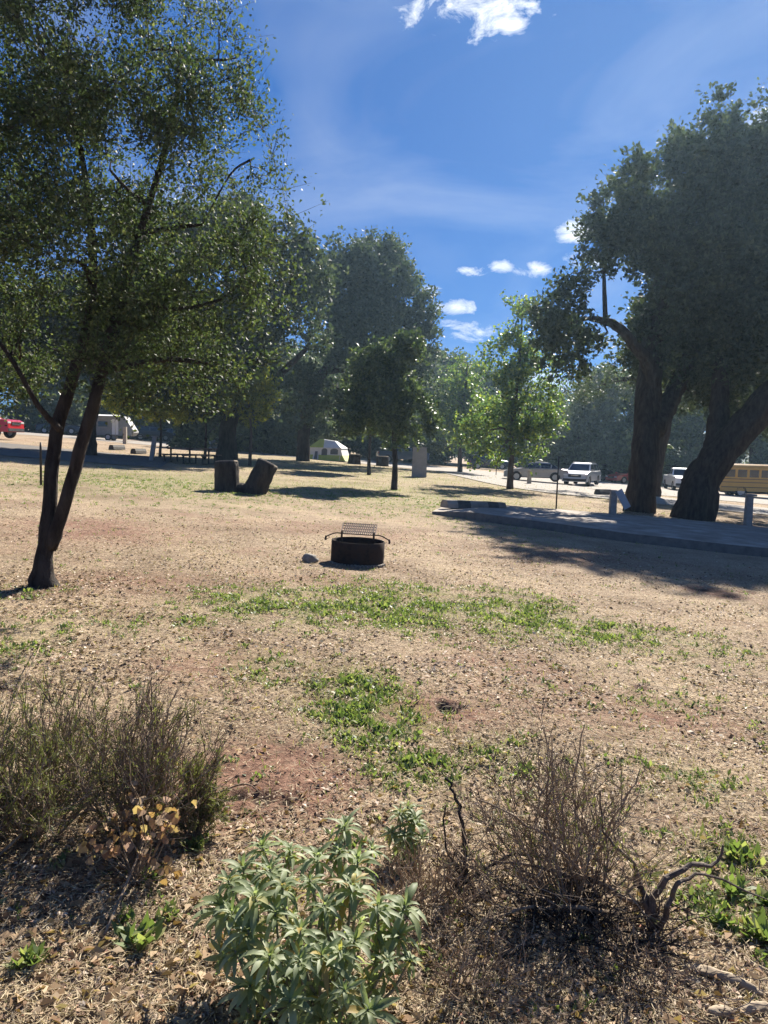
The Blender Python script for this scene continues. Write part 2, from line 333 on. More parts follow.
def build_ground():
    rr = np.concatenate([[0], np.geomspace(.8, 30, 560), np.geomspace(31, 900, 90)]); na = 560
    # angular grid, denser towards the view
    tt = np.linspace(-1, 1, na, endpoint=False); th = np.pi*(.28*tt+.72*tt**3)
    R, T = np.meshgrid(rr[1:], th, indexing='ij'); X = R*np.sin(T); Y = R*np.cos(T)
    Z = gz(X, Y)
    nm = np.exp(-(R/14)**2); Z = Z+nm*(.030*(fbm(X, Y, 3.1, 1)-.5)+.018*(fbm(X, Y, 14, 2)-.5))
    for hx, hy, hr in _hl:
        d = np.hypot(X-hx, Y-hy)/hr; Z = Z-.07*min(1, hr/.1)*np.exp(-d*d*1.5)*(1 if hr < .2 else .15)+.006*np.exp(-(d-1.6)**2*3)*(hr < .2)
    v = np.stack([X, Y, Z], -1).reshape(-1, 3); v = np.vstack([v, [[0, 0, float(gz(0, 0))]]])
    n1 = len(rr)-1; i = np.arange(n1-1)[:, None]; j = np.arange(na)[None]; j2 = (j+1) % na
    f = np.stack([i*na+j, i*na+j2, (i+1)*na+j2, (i+1)*na+j], -1).reshape(-1, 4)
    me = bpy.data.meshes.new('ground'); faces = f.tolist()+[[len(v)-1, (q+1) % na, q] for q in range(na)]
    me.from_pydata(v.tolist(), [], faces)
    x, y = v[:, 0], v[:, 1]
    col = np.zeros((len(v), 4), np.float32); col[:, 0] = green(x, y); col[:, 1] = bare(x, y)
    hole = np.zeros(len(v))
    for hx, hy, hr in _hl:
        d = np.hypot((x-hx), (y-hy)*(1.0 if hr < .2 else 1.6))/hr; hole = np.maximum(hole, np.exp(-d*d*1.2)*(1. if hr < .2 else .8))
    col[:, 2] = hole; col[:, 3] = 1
    at = me.color_attributes.new('cover', 'FLOAT_COLOR', 'POINT'); at.data.foreach_set('color', col.reshape(-1))
    def b(nt, N, L):
        tc = _n(N, 'ShaderNodeTexCoord'); at = _n(N, 'ShaderNodeVertexColor', layer_name='cover'); se = _n(N, 'ShaderNodeSeparateColor'); L.new(at.outputs[0], se.inputs[0])
        def nz(s, d=5, r=.65, st=None):
            n = _n(N, 'ShaderNodeTexNoise', {'Scale': s, 'Detail': d, 'Roughness': r}); L.new(tc.outputs['Object'], n.inputs['Vector']); return n.outputs['Fac']
        def mix(f, a, b_, bt='MIX'):
            m = _n(N, 'ShaderNodeMix', data_type='RGBA', blend_type=bt)
            for i_, v_ in ((0, f), (6, a), (7, b_)):
                if hasattr(v_, 'is_linked'): L.new(v_, m.inputs[i_])
                elif i_ == 0: m.inputs[0].default_value = v_
                else: m.inputs[i_].default_value = (*v_, 1)
            return m.outputs[2]
        def mr(v, a, b_, c=0, d=1):
            m = _n(N, 'ShaderNodeMapRange', {'From Min': a, 'From Max': b_, 'To Min': c, 'To Max': d}); L.new(v, m.inputs[0]); return m.outputs[0]
        def mul(a, b_):
            m = _n(N, 'ShaderNodeMath', operation='MULTIPLY'); L.new(a, m.inputs[0]); L.new(b_, m.inputs[1]); return m.outputs[0]
        # straw litter: chips from a voronoi over fine noise
        vo = _n(N, 'ShaderNodeTexVoronoi', {'Scale': 55.0}); L.new(tc.outputs['Object'], vo.inputs['Vector'])
        sv = _n(N, 'ShaderNodeSeparateColor'); L.new(vo.outputs['Color'], sv.inputs[0])
        chips = _ramp(N, [(0, (.13, .095, .075)), (.35, (.29, .225, .155)), (.75, (.43, .345, .235)), (1, (.62, .52, .38))]); L.new(sv.outputs[0], chips.inputs[0])
        fine = _ramp(N, [(.32, (.10, .07, .055)), (.5, (.33, .255, .175)), (.68, (.55, .46, .33))]); L.new(nz(38, 8, .75), fine.inputs[0])
        base = mix(.5, fine.outputs[0], chips.outputs[0])
        big = _ramp(N, [(.35, (.70, .63, .58)), (.5, (1.0, .95, .9)), (.65, (1.22, 1.17, 1.08))]); L.new(nz(.55, 5), big.inputs[0])
        base = mix(1.0, base, big.outputs[0], 'MULTIPLY')
        soil = _ramp(N, [(.3, (.13, .070, .048)), (.55, (.27, .155, .105)), (.75, (.38, .24, .17))]); L.new(nz(22, 8, .7), soil.inputs[0])
        patch = mr(nz(.9, 7, .72), .52, .68, 0, .6)
        base = mix(patch, base, soil.outputs[0])
        base = mix(mr(mul(se.outputs[1], mr(nz(9, 5), .3, .6, .4, 1.3)), .15, .7), base, soil.outputs[0])
        gr = _ramp(N, [(.35, (.12, .15, .045)), (.6, (.22, .24, .08)), (.8, (.36, .33, .16))]); L.new(nz(16, 7, .7), gr.inputs[0])
        gm = mul(mr(se.outputs[0], .15, .8), mr(nz(6, 6, .7), .38, .62, 0, .85))
        base = mix(gm, base, gr.outputs[0])
        dk = mr(nz(4.3, 8, .75), .60, .70, 0, .55); base = mix(dk, base, (.13, .09, .065))
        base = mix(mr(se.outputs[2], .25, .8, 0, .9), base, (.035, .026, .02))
        p = _n(N, 'ShaderNodeBsdfPrincipled', {'Roughness': .95, 'Specular IOR Level': .15}); L.new(base, p.inputs['Base Color'])
        bp = _n(N, 'ShaderNodeBump', {'Strength': .9, 'Distance': .03}); L.new(nz(30, 8, .75), bp.inputs['Height'])
        bp2 = _n(N, 'ShaderNodeBump', {'Strength': .8, 'Distance': .06}); L.new(nz(7, 5, .7), bp2.inputs['Height']); L.new(bp.outputs[0], bp2.inputs['Normal'])
        L.new(bp2.outputs[0], p.inputs['Normal'])
        o = _n(N, 'ShaderNodeOutputMaterial'); L.new(p.outputs[0], o.inputs[0])
    me.materials.append(mat('dry_ground', b)); me.shade_smooth()
    o = bpy.data.objects.new('ground', me); sc.collection.objects.link(o); struct(o)
build_ground()
M['road'] = surf('gravel_road', (.24, .21, .175), (.34, .30, .25), 5, .95, bump=.3)
M['asphalt'] = surf('asphalt', (.09, .08, .07), (.17, .15, .125), 4, .95, bump=.3)
def strip(name, left, right, m, lift=.006, n=40):
    """a sheet between two ground polylines"""
    a = curve(left, n); b = curve(right, n); k = 8; v = []; f = []
    for i in range(n):
        for j in range(k):
            p = a[i]+(b[i]-a[i])*j/(k-1); v.append((p[0], p[1], float(gz(p[0], p[1]))+lift))
    for i in range(n-1):
        for j in range(k-1): f.append((i*k+j, i*k+j+1, (i+1)*k+j+1, (i+1)*k+j))
    return struct(MB().add(v, f).build(name, m, smooth_=True))
strip('road', [PD(-600, 60), PD(100, 67), PD(420, 63), PD(560, 52), PD(700, 48), PD(1300, 46)],
      [PD(-600, 74), PD(100, 80), PD(420, 80), PD(560, 72), PD(700, 70), PD(1300, 66)], M['road'], .02)
strip('parking_bay', [PD(-500, 27), PD(-100, 29), PD(160, 31)], [PD(-500, 44), PD(-60, 44), PD(175, 41)], M['asphalt'], .03)
strip('side_road', [PD(440, 58), PD(520, 40), PD(640, 36), PD(800, 34), PD(1100, 33)], [PD(560, 60), PD(600, 48), PD(700, 44), PD(820, 42), PD(1100, 41)], M['road'], .035)

# ------------------------------------------------------------------ trees
def rand_lobe(lobes, n, rg, shell=.42):
    L_ = np.array(lobes, float); vol = L_[:, 3]*L_[:, 4]*L_[:, 5]; idx = rg.choice(len(L_), n, p=vol/vol.sum())
    d = unit(rg.randn(n, 3)); r = rg.rand(n)**shell; C = L_[idx, :3]; Rr = L_[idx, 3:6]
    bump_ = 1+.13*np.sin(d[:, 0]*5+idx)*np.cos(d[:, 2]*6+idx*2)
    p = C+d*Rr*r[:, None]*bump_[:, None]
    return p, unit((p-C)/Rr), idx
def foliage(name, cl, out, parent, m, per, shoots, slen, lsize, asp=.5, rg=None, up=.35, jitter=.14):
    n = len(cl); k = shoots
    sdn = unit(out[:, None]*.7+rg.randn(n, k, 3)*.8+np.array([0, 0, up])); ln = slen*(.5+.8*rg.rand(n, k, 1))
    c0 = np.repeat(cl[:, None], k, 1)
    q = max(1, per//k); t = rg.rand(n, k, q, 1)**.8
    pos = c0[:, :, None]+sdn[:, :, None]*ln[:, :, None]*t+rg.randn(n, k, q, 3)*slen*jitter
    ax = unit(sdn[:, :, None]+rg.randn(n, k, q, 3)*.9); nr = unit(rg.randn(n, k, q, 3)+np.array([0, 0, .5]))
    pos = pos.reshape(-1, 3); ax = ax.reshape(-1, 3); nr = nr.reshape(-1, 3)
    s = lsize*(.6+.7*rg.rand(len(pos)))
    o = quads(name, leaves(pos, ax, nr, s, s*asp), m, parent)
    return o, c0.reshape(-1, 3), (c0+sdn*ln).reshape(-1, 3)
def tree(name, base, stems, lobes, label, leaf='leaf_far', bark='bark_dark', ncl=300, per=60, shoots=5, slen=.6, lsize=.12, twigr=.02, seed=1,
         group=None, cat='tree', shell=.42, extra=None, shoot_tubes=False, asp=.55, sides=18, lobe_limbs=True, lump=6):
    """stems: list of (points, radii); lobes: (x,y,z,rx,ry,rz), all in world metres"""
    rg = np.random.RandomState(seed); base = np.array(base, float)
    root = empty(name, base, label, cat, group)
    T = MB(); nodes = []; nr = []
    for i, (pts, rad) in enumerate(stems):
        c = curve(pts, 28); r = np.interp(np.linspace(0, 1, 28), np.linspace(0, 1, len(rad)), rad)
        c[1:] += rg.randn(27, 3)*r[1:, None]*.06
        T.tube(c-base, r, sides, jit=.055, seed=seed+i); nodes += list(c[9:]); nr += list(r[9:])
    if lobe_limbs:
        for lb in lobes:
            tgt = np.array(lb[:3]); N_ = np.array(nodes); d = np.linalg.norm(N_-tgt, axis=1)+np.maximum(0, N_[:, 2]-tgt[2])*1.5
            k = int(np.argmin(d)); s = N_[k]; v = tgt-s; dist = np.linalg.norm(v)
            if dist < .3: continue
            mid = s+v*.5+rg.randn(3)*dist*.10+np.array([0, 0, dist*.08]); c = curve([s, mid, tgt], 9)
            r0 = min(nr[k]*.75, .05*dist+twigr*2); r = np.linspace(r0, max(twigr*1.5, r0*.4), 9)
            T.tube(c-base, r, 7, jit=.06, seed=seed); nodes += list(c[2:]); nr += list(r[2:])
    small = []
    if lump:
        for lb in lobes:
            for q in range(lump):
                d_ = unit(rg.randn(3)+[0, 0, .25]); rr = rg.uniform(.26, .42); small.append((lb[0]+d_[0]*lb[3]*.82, lb[1]+d_[1]*lb[4]*.82, lb[2]+d_[2]*lb[5]*.82, lb[3]*rr, lb[4]*rr, lb[5]*rr))
        n1 = int(ncl*.35); c1, o1, _ = rand_lobe([(l[0], l[1], l[2], l[3]*.85, l[4]*.85, l[5]*.85) for l in lobes], n1, rg, shell)
        c2, o2, _ = rand_lobe(small, ncl-n1, rg, .45); cl = np.vstack([c1, c2]); out = np.vstack([o1, o2])
    else: cl, out, idx = rand_lobe(lobes, ncl, rg, shell)
    if extra is not None: cl = np.vstack([cl, extra]); out = np.vstack([out, np.tile([0, 0, 1.], (len(extra), 1))])
    cen = np.mean(nodes, 0); order = np.argsort(np.linalg.norm(cl-cen, axis=1)); N_ = np.array(nodes); NR = np.array(nr)
    for i in order:
        d = np.linalg.norm(N_-cl[i], axis=1); k = int(np.argmin(d)); s = N_[k]; v = cl[i]-s
        mid = s+v*.5+rg.randn(3)*d[k]*.12; r0 = min(NR[k]*.8, twigr*(1+d[k])); c = np.array([s, mid, cl[i]])
        T.tube(c-base, [r0, r0*.7, r0*.4], 4, cap=False); N_ = np.vstack([N_, c[1:]]); NR = np.append(NR, [r0*.7, r0*.45])
    ob, a, b = foliage('crown', cl-base, out, root, M[leaf], per, shoots, slen, lsize, asp, rg)
    if shoot_tubes:
        for p, q in zip(a, b): T.tube([p, q], [twigr*.35, twigr*.15], 3, cap=False)
    T.build('trunk', M[bark], root, smooth_=True)
    return root
def lobe(px, py, d, rx, rz, ry=None, dd=0):
    c = Q(px, py, d+dd); k = d/F; return (c[0], c[1], c[2], rx*k, (ry if ry else rx)*k, rz*k)

# A: near oak on the left
bA = P(42, 586); dA = float(np.dot(bA-CAM, _fw))
def qa(x, y, dd=0): return Q(x, y, dA+dd)
stemsA = [([bA-np.array([0, 0, .08]), qa(44, 560), qa(50, 500), qa(55, 440, .05), qa(72, 380, .1), qa(92, 300, .15), (qa(88, 200, .1)), qa(70, 90)], [.17, .085, .07, .066, .06, .05, .035, .015]),
          ([qa(50, 548), qa(60, 520, -.05), qa(78, 455, -.1), qa(96, 395, -.1), qa(112, 330, 0), qa(135, 250, .1), qa(165, 150, .1), qa(185, 60)], [.07, .066, .064, .060, .05, .04, .03, .012]),
          ([qa(60, 430), qa(38, 405, -.2), qa(5, 350, -.4), qa(-50, 290, -.5)], [.035, .025, .02, .01])]
LA = [lobe(60, 60, dA, 90, 75, 90), lobe(150, 50, dA, 70, 70, 80, .3), lobe(-40, 150, dA, 110, 120, 100), lobe(110, 170, dA, 110, 85, 100, -.2),
      lobe(200, 130, dA, 55, 75, 70), lobe(202, 225, dA, 60, 66, 74, .2), lobe(60, 260, dA, 110, 80, 100, -.3), lobe(220, 300, dA, 48, 58, 70), lobe(150, 330, dA, 90, 60, 80, .5),
      lobe(20, 360, dA, 80, 50, 80, .2), lobe(215, 365, dA, 55, 35, 60), lobe(-130, 260, dA, 100, 110, 90), lobe(0, -60, dA, 110, 80, 90), lobe(120, -60, dA, 70, 60, 70), lobe(105, 375, dA, 60, 35, 60, -.2),
      lobe(246, 268, dA, 20, 48, 34), lobe(250, 160, dA, 18, 30, 30), lobe(225, 60, dA, 12, 35, 20)]
tree('oak_tree', bA, stemsA, LA, 'young oak in the left foreground with a dark forked trunk', 'leaf_oak', 'bark_dark',
     extra=np.array([qa(x_, y_, d_) for x_, y_, d_ in [(235, 40, 0), (225, 12, 0), (248, 75, .1), (252, 105, .1), (262, 130, 0), (272, 155, 0), (282, 190, 0), (288, 218, .1), (284, 245, 0), (290, 285, 0), (286, 320, 0), (212, 30, .2), (205, -10, .1), (120, -20, 0), (30, 5, 0), (190, 12, .1), (270, 175, .2), (240, 55, .2)]]),
     ncl=1230, per=94, shoots=6, slen=.36, lsize=.046, twigr=.008, seed=3, shoot_tubes=True, asp=.55, shell=.5)

# F: the great oaks on the right
b1 = P(642, 512); d1 = float(np.dot(b1-CAM, _fw))
def qf(x, y, dd=0): return Q(x, y, d1+dd)
st1 = [([b1-np.array([0, 0, .9]), qf(641, 495), qf(645, 450), qf(648, 400, .3), (qf(652, 345, .5)), qf(660, 290, .8), qf(690, 200, 1), qf(710, 140, 1)], [.70, .58, .50, .50, .42, .32, .25, .12]),
       ([qf(655, 420, .3), qf(650, 370, 0), qf(634, 345, -.5), qf(615, 325, -.8), qf(590, 318, -1)], [.3, .28, .2, .17, .1]),
       ([qf(655, 430), qf(680, 380, 1), qf(710, 310, 1.5), qf(745, 230, 2)], [.4, .35, .25, .12])]
L1 = [lobe(634, 312, d1, 24, 18, 30, 1.5), lobe(655, 335, d1, 22, 22, 30, 2), lobe(690, 395, d1, 36, 22, 40, 2.5), lobe(755, 425, d1, 40, 24, 50, 3.5), lobe(745, 400, d1, 50, 40, 60, 2), lobe(720, 260, d1, 60, 60, 60, 1.5), lobe(560, 325, d1, 30, 34, 35, -1), lobe(604, 268, d1, 26, 20, 34), lobe(712, 165, d1, 46, 40, 55), lobe(668, 205, d1, 52, 48, 60, -.5), lobe(735, 215, d1, 80, 75, 80, 1), lobe(648, 245, d1, 46, 38, 56), lobe(705, 290, d1, 85, 60, 80, -1.5),
      lobe(572, 318, d1, 38, 46, 46, -1), lobe(566, 362, d1, 26, 20, 34, -1), lobe(625, 225, d1, 45, 30, 40, 1), lobe(700, 350, d1, 75, 45, 80, 1.5), lobe(780, 320, d1, 90, 80, 80, .5),
      lobe(733, 128, d1, 30, 24, 30), lobe(800, 190, d1, 80, 80, 70), lobe(742, 118, d1, 18, 14, 20)]
tree('oak_tree', b1, st1, L1, 'huge dark oak with a straight thick trunk, its crown the tallest on the right', 'leaf_big', 'bark_dark',
     lump=10, ncl=1700, per=84, shoots=6, slen=.75, lsize=.19, twigr=.03, seed=11, shell=.55, asp=.6, group='large oaks shading the parking pad')
b2 = P(692, 519); d2 = float(np.dot(b2-CAM, _fw))
def qg(x, y, dd=0): return Q(x, y, d2+dd)
st2 = [([b2-np.array([0, 0, .9]), qg(695, 500), qg(712, 465), qg(742, 430, -.3), qg(785, 385, -.6), qg(850, 330, -1), qg(920, 280, -1)], [.85, .68, .60, .56, .5, .35, .2]),
       ([qg(712, 465), qg(718, 420, .4), qg(722, 360, .8), qg(735, 300, 1)], [.4, .36, .26, .15])]
L2 = [lobe(740, 370, d2, 40, 35, 60, 1.5), lobe(830, 300, d2, 80, 70, 80, -1), lobe(900, 250, d2, 90, 80, 80, -1), lobe(740, 300, d2, 60, 45, 60, .5), lobe(860, 380, d2, 60, 25, 60, -2), lobe(965, 330, d2, 80, 60, 70, -1)]
tree('oak_tree', b2, st2, L2, 'massive leaning oak trunk in front of the yellow bus, slanting out past the right edge', 'leaf_big', 'bark_dark',
     ncl=1000, per=72, shoots=6, slen=.85, lsize=.19, twigr=.03, seed=12, shell=.40, asp=.6, group='large oaks shading the parking pad')
b3 = P(653, 496); d3 = float(np.dot(b3-CAM, _fw))
def qh(x, y, dd=0): return Q(x, y, d3+dd)
tree('oak_tree', b3, [([b3-np.array([0, 0, .9]), qh(655, 470), qh(664, 430), qh(672, 380), qh(680, 330)], [.5, .42, .38, .3, .15])],
     [lobe(600, 385, d3, 42, 22, 50), lobe(690, 375, d3, 60, 35, 60), lobe(760, 385, d3, 60, 25, 50), lobe(720, 330, d3, 80, 50, 60)],
     'dark oak trunk seen just behind the straight big oak trunk', 'leaf_big', 'bark_dark', ncl=500, per=60, shoots=5, slen=.85, lsize=.16, twigr=.03, seed=13, asp=.6, group='large oaks shading the parking pad')

# B, C: big oaks in the middle
bB = PD(227, 43.0); dB = float(np.dot(bB-CAM, _fw))
def qb(x, y, dd=0): return Q(x, y, dB+dd)
tree('oak_tree', bB, [([bB-np.array([0, 0, .9]), qb(227, 440), qb(231, 415), qb(240, 380), qb(235, 330), qb(225, 270)], [.75, .5, .45, .4, .3, .15]),
                      ([qb(231, 415), qb(262, 390), qb(290, 365), qb(310, 345)], [.3, .25, .18, .1]), ([qb(231, 415), qb(205, 390), qb(180, 360)], [.3, .22, .12])],
     [lobe(250, 255, dB, 55, 45, 60), lobe(285, 262, dB, 42, 38, 50), lobe(300, 330, dB, 30, 30, 40), lobe(185, 330, dB, 60, 50, 60), lobe(240, 340, dB, 55, 45, 60, -1), lobe(200, 395, dB, 55, 28, 50, -1), lobe(170, 260, dB, 60, 50, 60), lobe(255, 395, dB, 35, 22, 40, -1),
      lobe(310, 275, dB, 22, 25, 30), lobe(200, 330, dB, 60, 55, 60, -3), lobe(150, 340, dB, 60, 50, 60, -1)],
     'broad oak with a thick dark trunk behind the picnic table', 'leaf_big', 'bark_dark', ncl=900, per=66, shoots=6, slen=1.1, lsize=.29, twigr=.04, seed=21, asp=.6)
dC = 58.0
bC = PD(303, dC)
def qc(x, y, dd=0): return Q(x, y, dC+dd)
tree('oak_tree', bC, [([bC-np.array([0, 0, .9]), qc(304, 430), qc(310, 402), qc(324, 372), qc(352, 345), qc(372, 300)], [.6, .45, .42, .36, .28, .15]), ([qc(322, 372), qc(355, 368), qc(385, 360)], [.25, .2, .1])],
     [lobe(370, 282, dC, 48, 38, 50), lobe(345, 300, dC, 36, 34, 40), lobe(400, 305, dC, 32, 34, 40), lobe(375, 345, dC, 50, 40, 50, -2), lobe(408, 350, dC, 26, 45, 35), lobe(375, 262, dC, 24, 20, 25), lobe(330, 350, dC, 18, 20, 25), lobe(415, 380, dC, 22, 30, 30), lobe(345, 398, dC, 40, 22, 40, 2), lobe(305, 392, dC, 30, 26, 30, -2), lobe(405, 415, dC, 30, 18, 30, 2)],
     'tall rounded oak crown standing behind the white and lime tent', 'leaf_big', 'bark_dark', ncl=900, per=66, shoots=6, slen=1.1, lsize=.30, twigr=.04, seed=22, asp=.6)
# D small oaks
bD = P(394, 490); dD = float(np.dot(bD-CAM, _fw))
tree('young_oak', bD, [([bD-np.array([0, 0, .1]), Q(395, 465, dD), Q(394, 430, dD), Q(396, 390, dD), Q(392, 350, dD)], [.14, .10, .085, .06, .03])],
     [lobe(388, 400, dD, 36, 36, 36), lobe(396, 360, dD, 26, 26, 26), lobe(366, 420, dD, 24, 24, 26), lobe(412, 410, dD, 24, 28, 26), lobe(375, 380, dD, 28, 28, 28), lobe(392, 435, dD, 26, 14, 24)],
     'small dark oak with a slim straight trunk between the stump and the grey cabinet', 'leaf_far', 'bark_dark', ncl=420, per=60, shoots=6, slen=.42, lsize=.165, twigr=.014, seed=31, asp=.55)
bE = P(369, 475); dE = float(np.dot(bE-CAM, _fw))
tree('young_oak', bE, [([bE-np.array([0, 0, .1]), Q(369, 460, dE), Q(370, 430, dE), Q(368, 395, dE)], [.13, .09, .08, .04])],
     [lobe(362, 400, dE, 26, 28, 26), lobe(352, 420, dE, 20, 16, 22), lobe(375, 375, dE, 20, 22, 22)],
     'thinner young oak just left of and behind the small dark oak', 'leaf_big', 'bark_dark', ncl=240, per=60, shoots=6, slen=.5, lsize=.2, twigr=.018, seed=32, asp=.55)
# sycamores
bS = P(510, 489); dS = float(np.dot(bS-CAM, _fw))
def qs(x, y, dd=0): return Q(x, y, dS+dd)
tree('sycamore_tree', bS, [([bS-np.array([0, 0, .1]), qs(511, 465), qs(513, 420), qs(519, 370), qs(522, 320), qs(524, 300)], [.20, .14, .12, .08, .04, .015])],
     [lobe(522, 325, dS, 20, 22, 20), lobe(510, 355, dS, 26, 20, 26), lobe(538, 370, dS, 22, 20, 24), lobe(500, 395, dS, 36, 24, 30), lobe(535, 410, dS, 34, 22, 30), lobe(490, 430, dS, 34, 20, 30), lobe(530, 440, dS, 38, 16, 30), lobe(500, 455, dS, 26, 10, 24), (lobe(496, 475, dS, 12, 8, 12))],
     'airy bright green sycamore with layered branches left of the parked silver cars', 'leaf_syc', 'bark_mid', ncl=230, per=60, shoots=5, slen=.8, lsize=.165, twigr=.015, seed=41, asp=.8)
bT = P(460, 472); dT = float(np.dot(bT-CAM, _fw))
tree('sycamore_tree', bT, [([bT-np.array([0, 0, .1]), Q(460, 455, dT), Q(462, 420, dT), Q(466, 380, dT), Q(468, 362, dT)], [.25, .18, .15, .09, .03])],
     [lobe(466, 375, dT, 18, 18, 20), lobe(456, 400, dT, 24, 20, 24), lobe(475, 410, dT, 26, 20, 24), lobe(462, 432, dT, 32, 16, 26), lobe(440, 420, dT, 18, 18, 20)],
     'smaller yellow green sycamore between the grey cabinet and the taller sycamore', 'leaf_syc', 'bark_mid', ncl=250, per=56, shoots=5, slen=.9, lsize=.21, twigr=.02, seed=42, asp=.8)
for k, (px, d_, hgt, lab) in enumerate([(-190, 38, 9, 'big oak added out past the left edge to shade the asphalt bay'), (88, 37, 9, 'oak added behind the forked foreground oak to shade the bay')]):  # oaks added mostly out of sight to cast shade over the left bay
    b_ = PD(px, d_); e_ = lambda x, y, z: b_+np.array([x, y, z])
    tree('oak_tree', b_, [([b_-[0, 0, .2], e_(.1, 0, 1.5), e_(.3, .1, 3), e_(0, .3, hgt*.7)], [.4, .3, .27, .12])], [(*e_(0, 0, hgt*.65), 3.6, 3.2, 2.2), (*e_(3, .5, hgt*.6), 2.8, 2.5, 1.7), (*e_(-3, 0, hgt*.6), 2.8, 2.6, 1.8), (*e_(.5, 1, hgt*.85), 2.6, 2.4, 1.6)],
         lab, 'leaf_big', 'bark_dark', ncl=520, per=60, shoots=6, slen=.9, lsize=.26, twigr=.03, seed=26+k, asp=.6)
# yellow leaved young trees at left
for k, (px, d_, lbs, lab, sd_) in enumerate([
        (160, 42, [(160, 402, 30, 16), (138, 404, 24, 14), (182, 408, 24, 12), (115, 398, 18, 14)], 'slim young tree with yellow green leaves beside the pale leaning post', 51),
        (205, 44, [(205, 402, 26, 16), (188, 412, 20, 10), (228, 405, 24, 14)], 'slim young tree with yellow green leaves left of the thick oak trunk', 52),
        (250, 40, [(250, 412, 16, 18), (236, 400, 20, 14), (264, 392, 18, 22)], 'young tree with pale green leaves hanging right of the thick oak trunk', 53)]):
    b_ = PD(px, d_)
    tree('young_tree', b_, [([b_, Q(px+1, 430, d_), Q(px-1, 405, d_), Q(px, 385, d_)], [.09, .06, .05, .03])], [lobe(a, b, d_, c, e) for a, b, c, e in lbs], lab, 'leaf_yel', 'bark_mid',
         ncl=190, per=55, shoots=5, slen=.45, lsize=.14, twigr=.012, seed=sd_, asp=.75, group='young trees by the left parking bay')

# background trees: four kinds, then copies
def bg_tree(name, seed, leaf, h, w, low, label):
    rg = np.random.RandomState(seed); lb = []
    for i in range(9):
        t = rg.rand(); a = rg.rand()*6.28; z = h*(low+(.86-low)*t); r = w*.5*(1-.55*t)*rg.uniform(.2, .75)
        lb.append((math.cos(a)*r, math.sin(a)*r, z, w*rg.uniform(.2, .32), w*rg.uniform(.2, .32), h*rg.uniform(.13, .2)))
    return tree(name, (0, 0, 0), [([(0, 0, -.3), (.1, 0, h*.2), (.2, .1, h*.45), (0, .2, h*.75)], [.05*h*.6, .035*h*.7, .02*h, .01*h])], lb, label, leaf, 'bark_dark',
                ncl=330, per=60, shoots=5, slen=1.2, lsize=.36, twigr=.05, seed=seed, asp=.65, group='trees along the far side of the campground')
def copy_thing(o):
    c = o.copy(); sc.collection.objects.link(c)
    for ch in o.children:
        d = ch.copy(); sc.collection.objects.link(d); d.parent = c
        for g in ch.children:
            e = g.copy(); sc.collection.objects.link(e); e.parent = d
    return c
protos = [bg_tree('tree', 61, 'leaf_far', 11, 11, .3, ''), bg_tree('tree', 62, 'leaf_grey', 10, 10, .22, ''), bg_tree('tree', 63, 'leaf_far', 10, 9, .2, ''), bg_tree('tree', 64, 'leaf_big', 12, 12, .25, '')]
used = set()
BG = [  # px, depth, height scale, kind, label
    (-60, 88, 1.2, 3, 'dark tree at the far left behind the red pickup hood'), (20, 95, 1.25, 0, 'broad tree directly behind the red pickup'),
    (75, 96, 1.2, 2, 'round tree between the red pickup and the white trailer'), (120, 100, 1.3, 3, 'dark wide tree behind the white camping trailer'),
    (165, 104, 1.25, 0, 'tree behind the parked dark cars on the left'), (205, 104, 1.2, 3, 'dark tree far behind the picnic table'),
    (248, 98, 1.0, 0, 'leafy tree right of the thick oak trunk, beyond the distant stumps'), (282, 92, .95, 2, 'bushy tree behind the small pale canopy'),
    (312, 96, 1.0, 3, 'dark tree left of the tent in the far row'), (345, 100, 1.0, 0, 'mid green tree rising right behind the tent roof'),
    (378, 104, 1.1, 2, 'bushy far tree behind the two small dark oaks'), (412, 94, .98, 1, 'grey green tree behind the tall grey cabinet'),
    (440, 100, 1.05, 0, 'far tree between the cabinet and the small sycamore'), (478, 112, 1.1, 2, 'far tree behind the two sycamores'),
    (520, 108, .9, 3, 'dark far tree behind the silver sedan'), (562, 104, .82, 1, 'low grey green tree behind the gap between the two silver cars'),
    (590, 82, .88, 1, 'pale grey green willowy tree right behind the silver suv'), (628, 86, .95, 2, 'bushy tree just left of the huge straight oak trunk'),
    (665, 92, 1.05, 0, 'far tree seen between the two huge oak trunks'), (715, 100, 1.2, 3, 'dark tree behind the leaning oak trunk'),
    (755, 96, 1.2, 0, 'tree rising behind the yellow bus'), (810, 92, 1.2, 2, 'far tree past the right end of the yellow bus'), (870, 88, 1.2, 3, 'last dark tree at the far right'),
      (300, 76, .72, 1, 'low grey green tree behind the left end of the tent'), (425, 82, .7, 2, 'low bushy tree between the grey cabinet and the round oak crown'), (262, 80, .68, 0, 'low leafy tree just right of the thick oak trunk')]
for i, (px, d_, s, k, lab) in enumerate(BG):
    o = protos[k] if k not in used else copy_thing(protos[k]); used.add(k)
    p = PD(px, d_); o.location = tuple(p); s *= 1.3; o.scale = (s, s, s*.98); o.rotation_euler[2] = i*1.7; o['label'] = lab
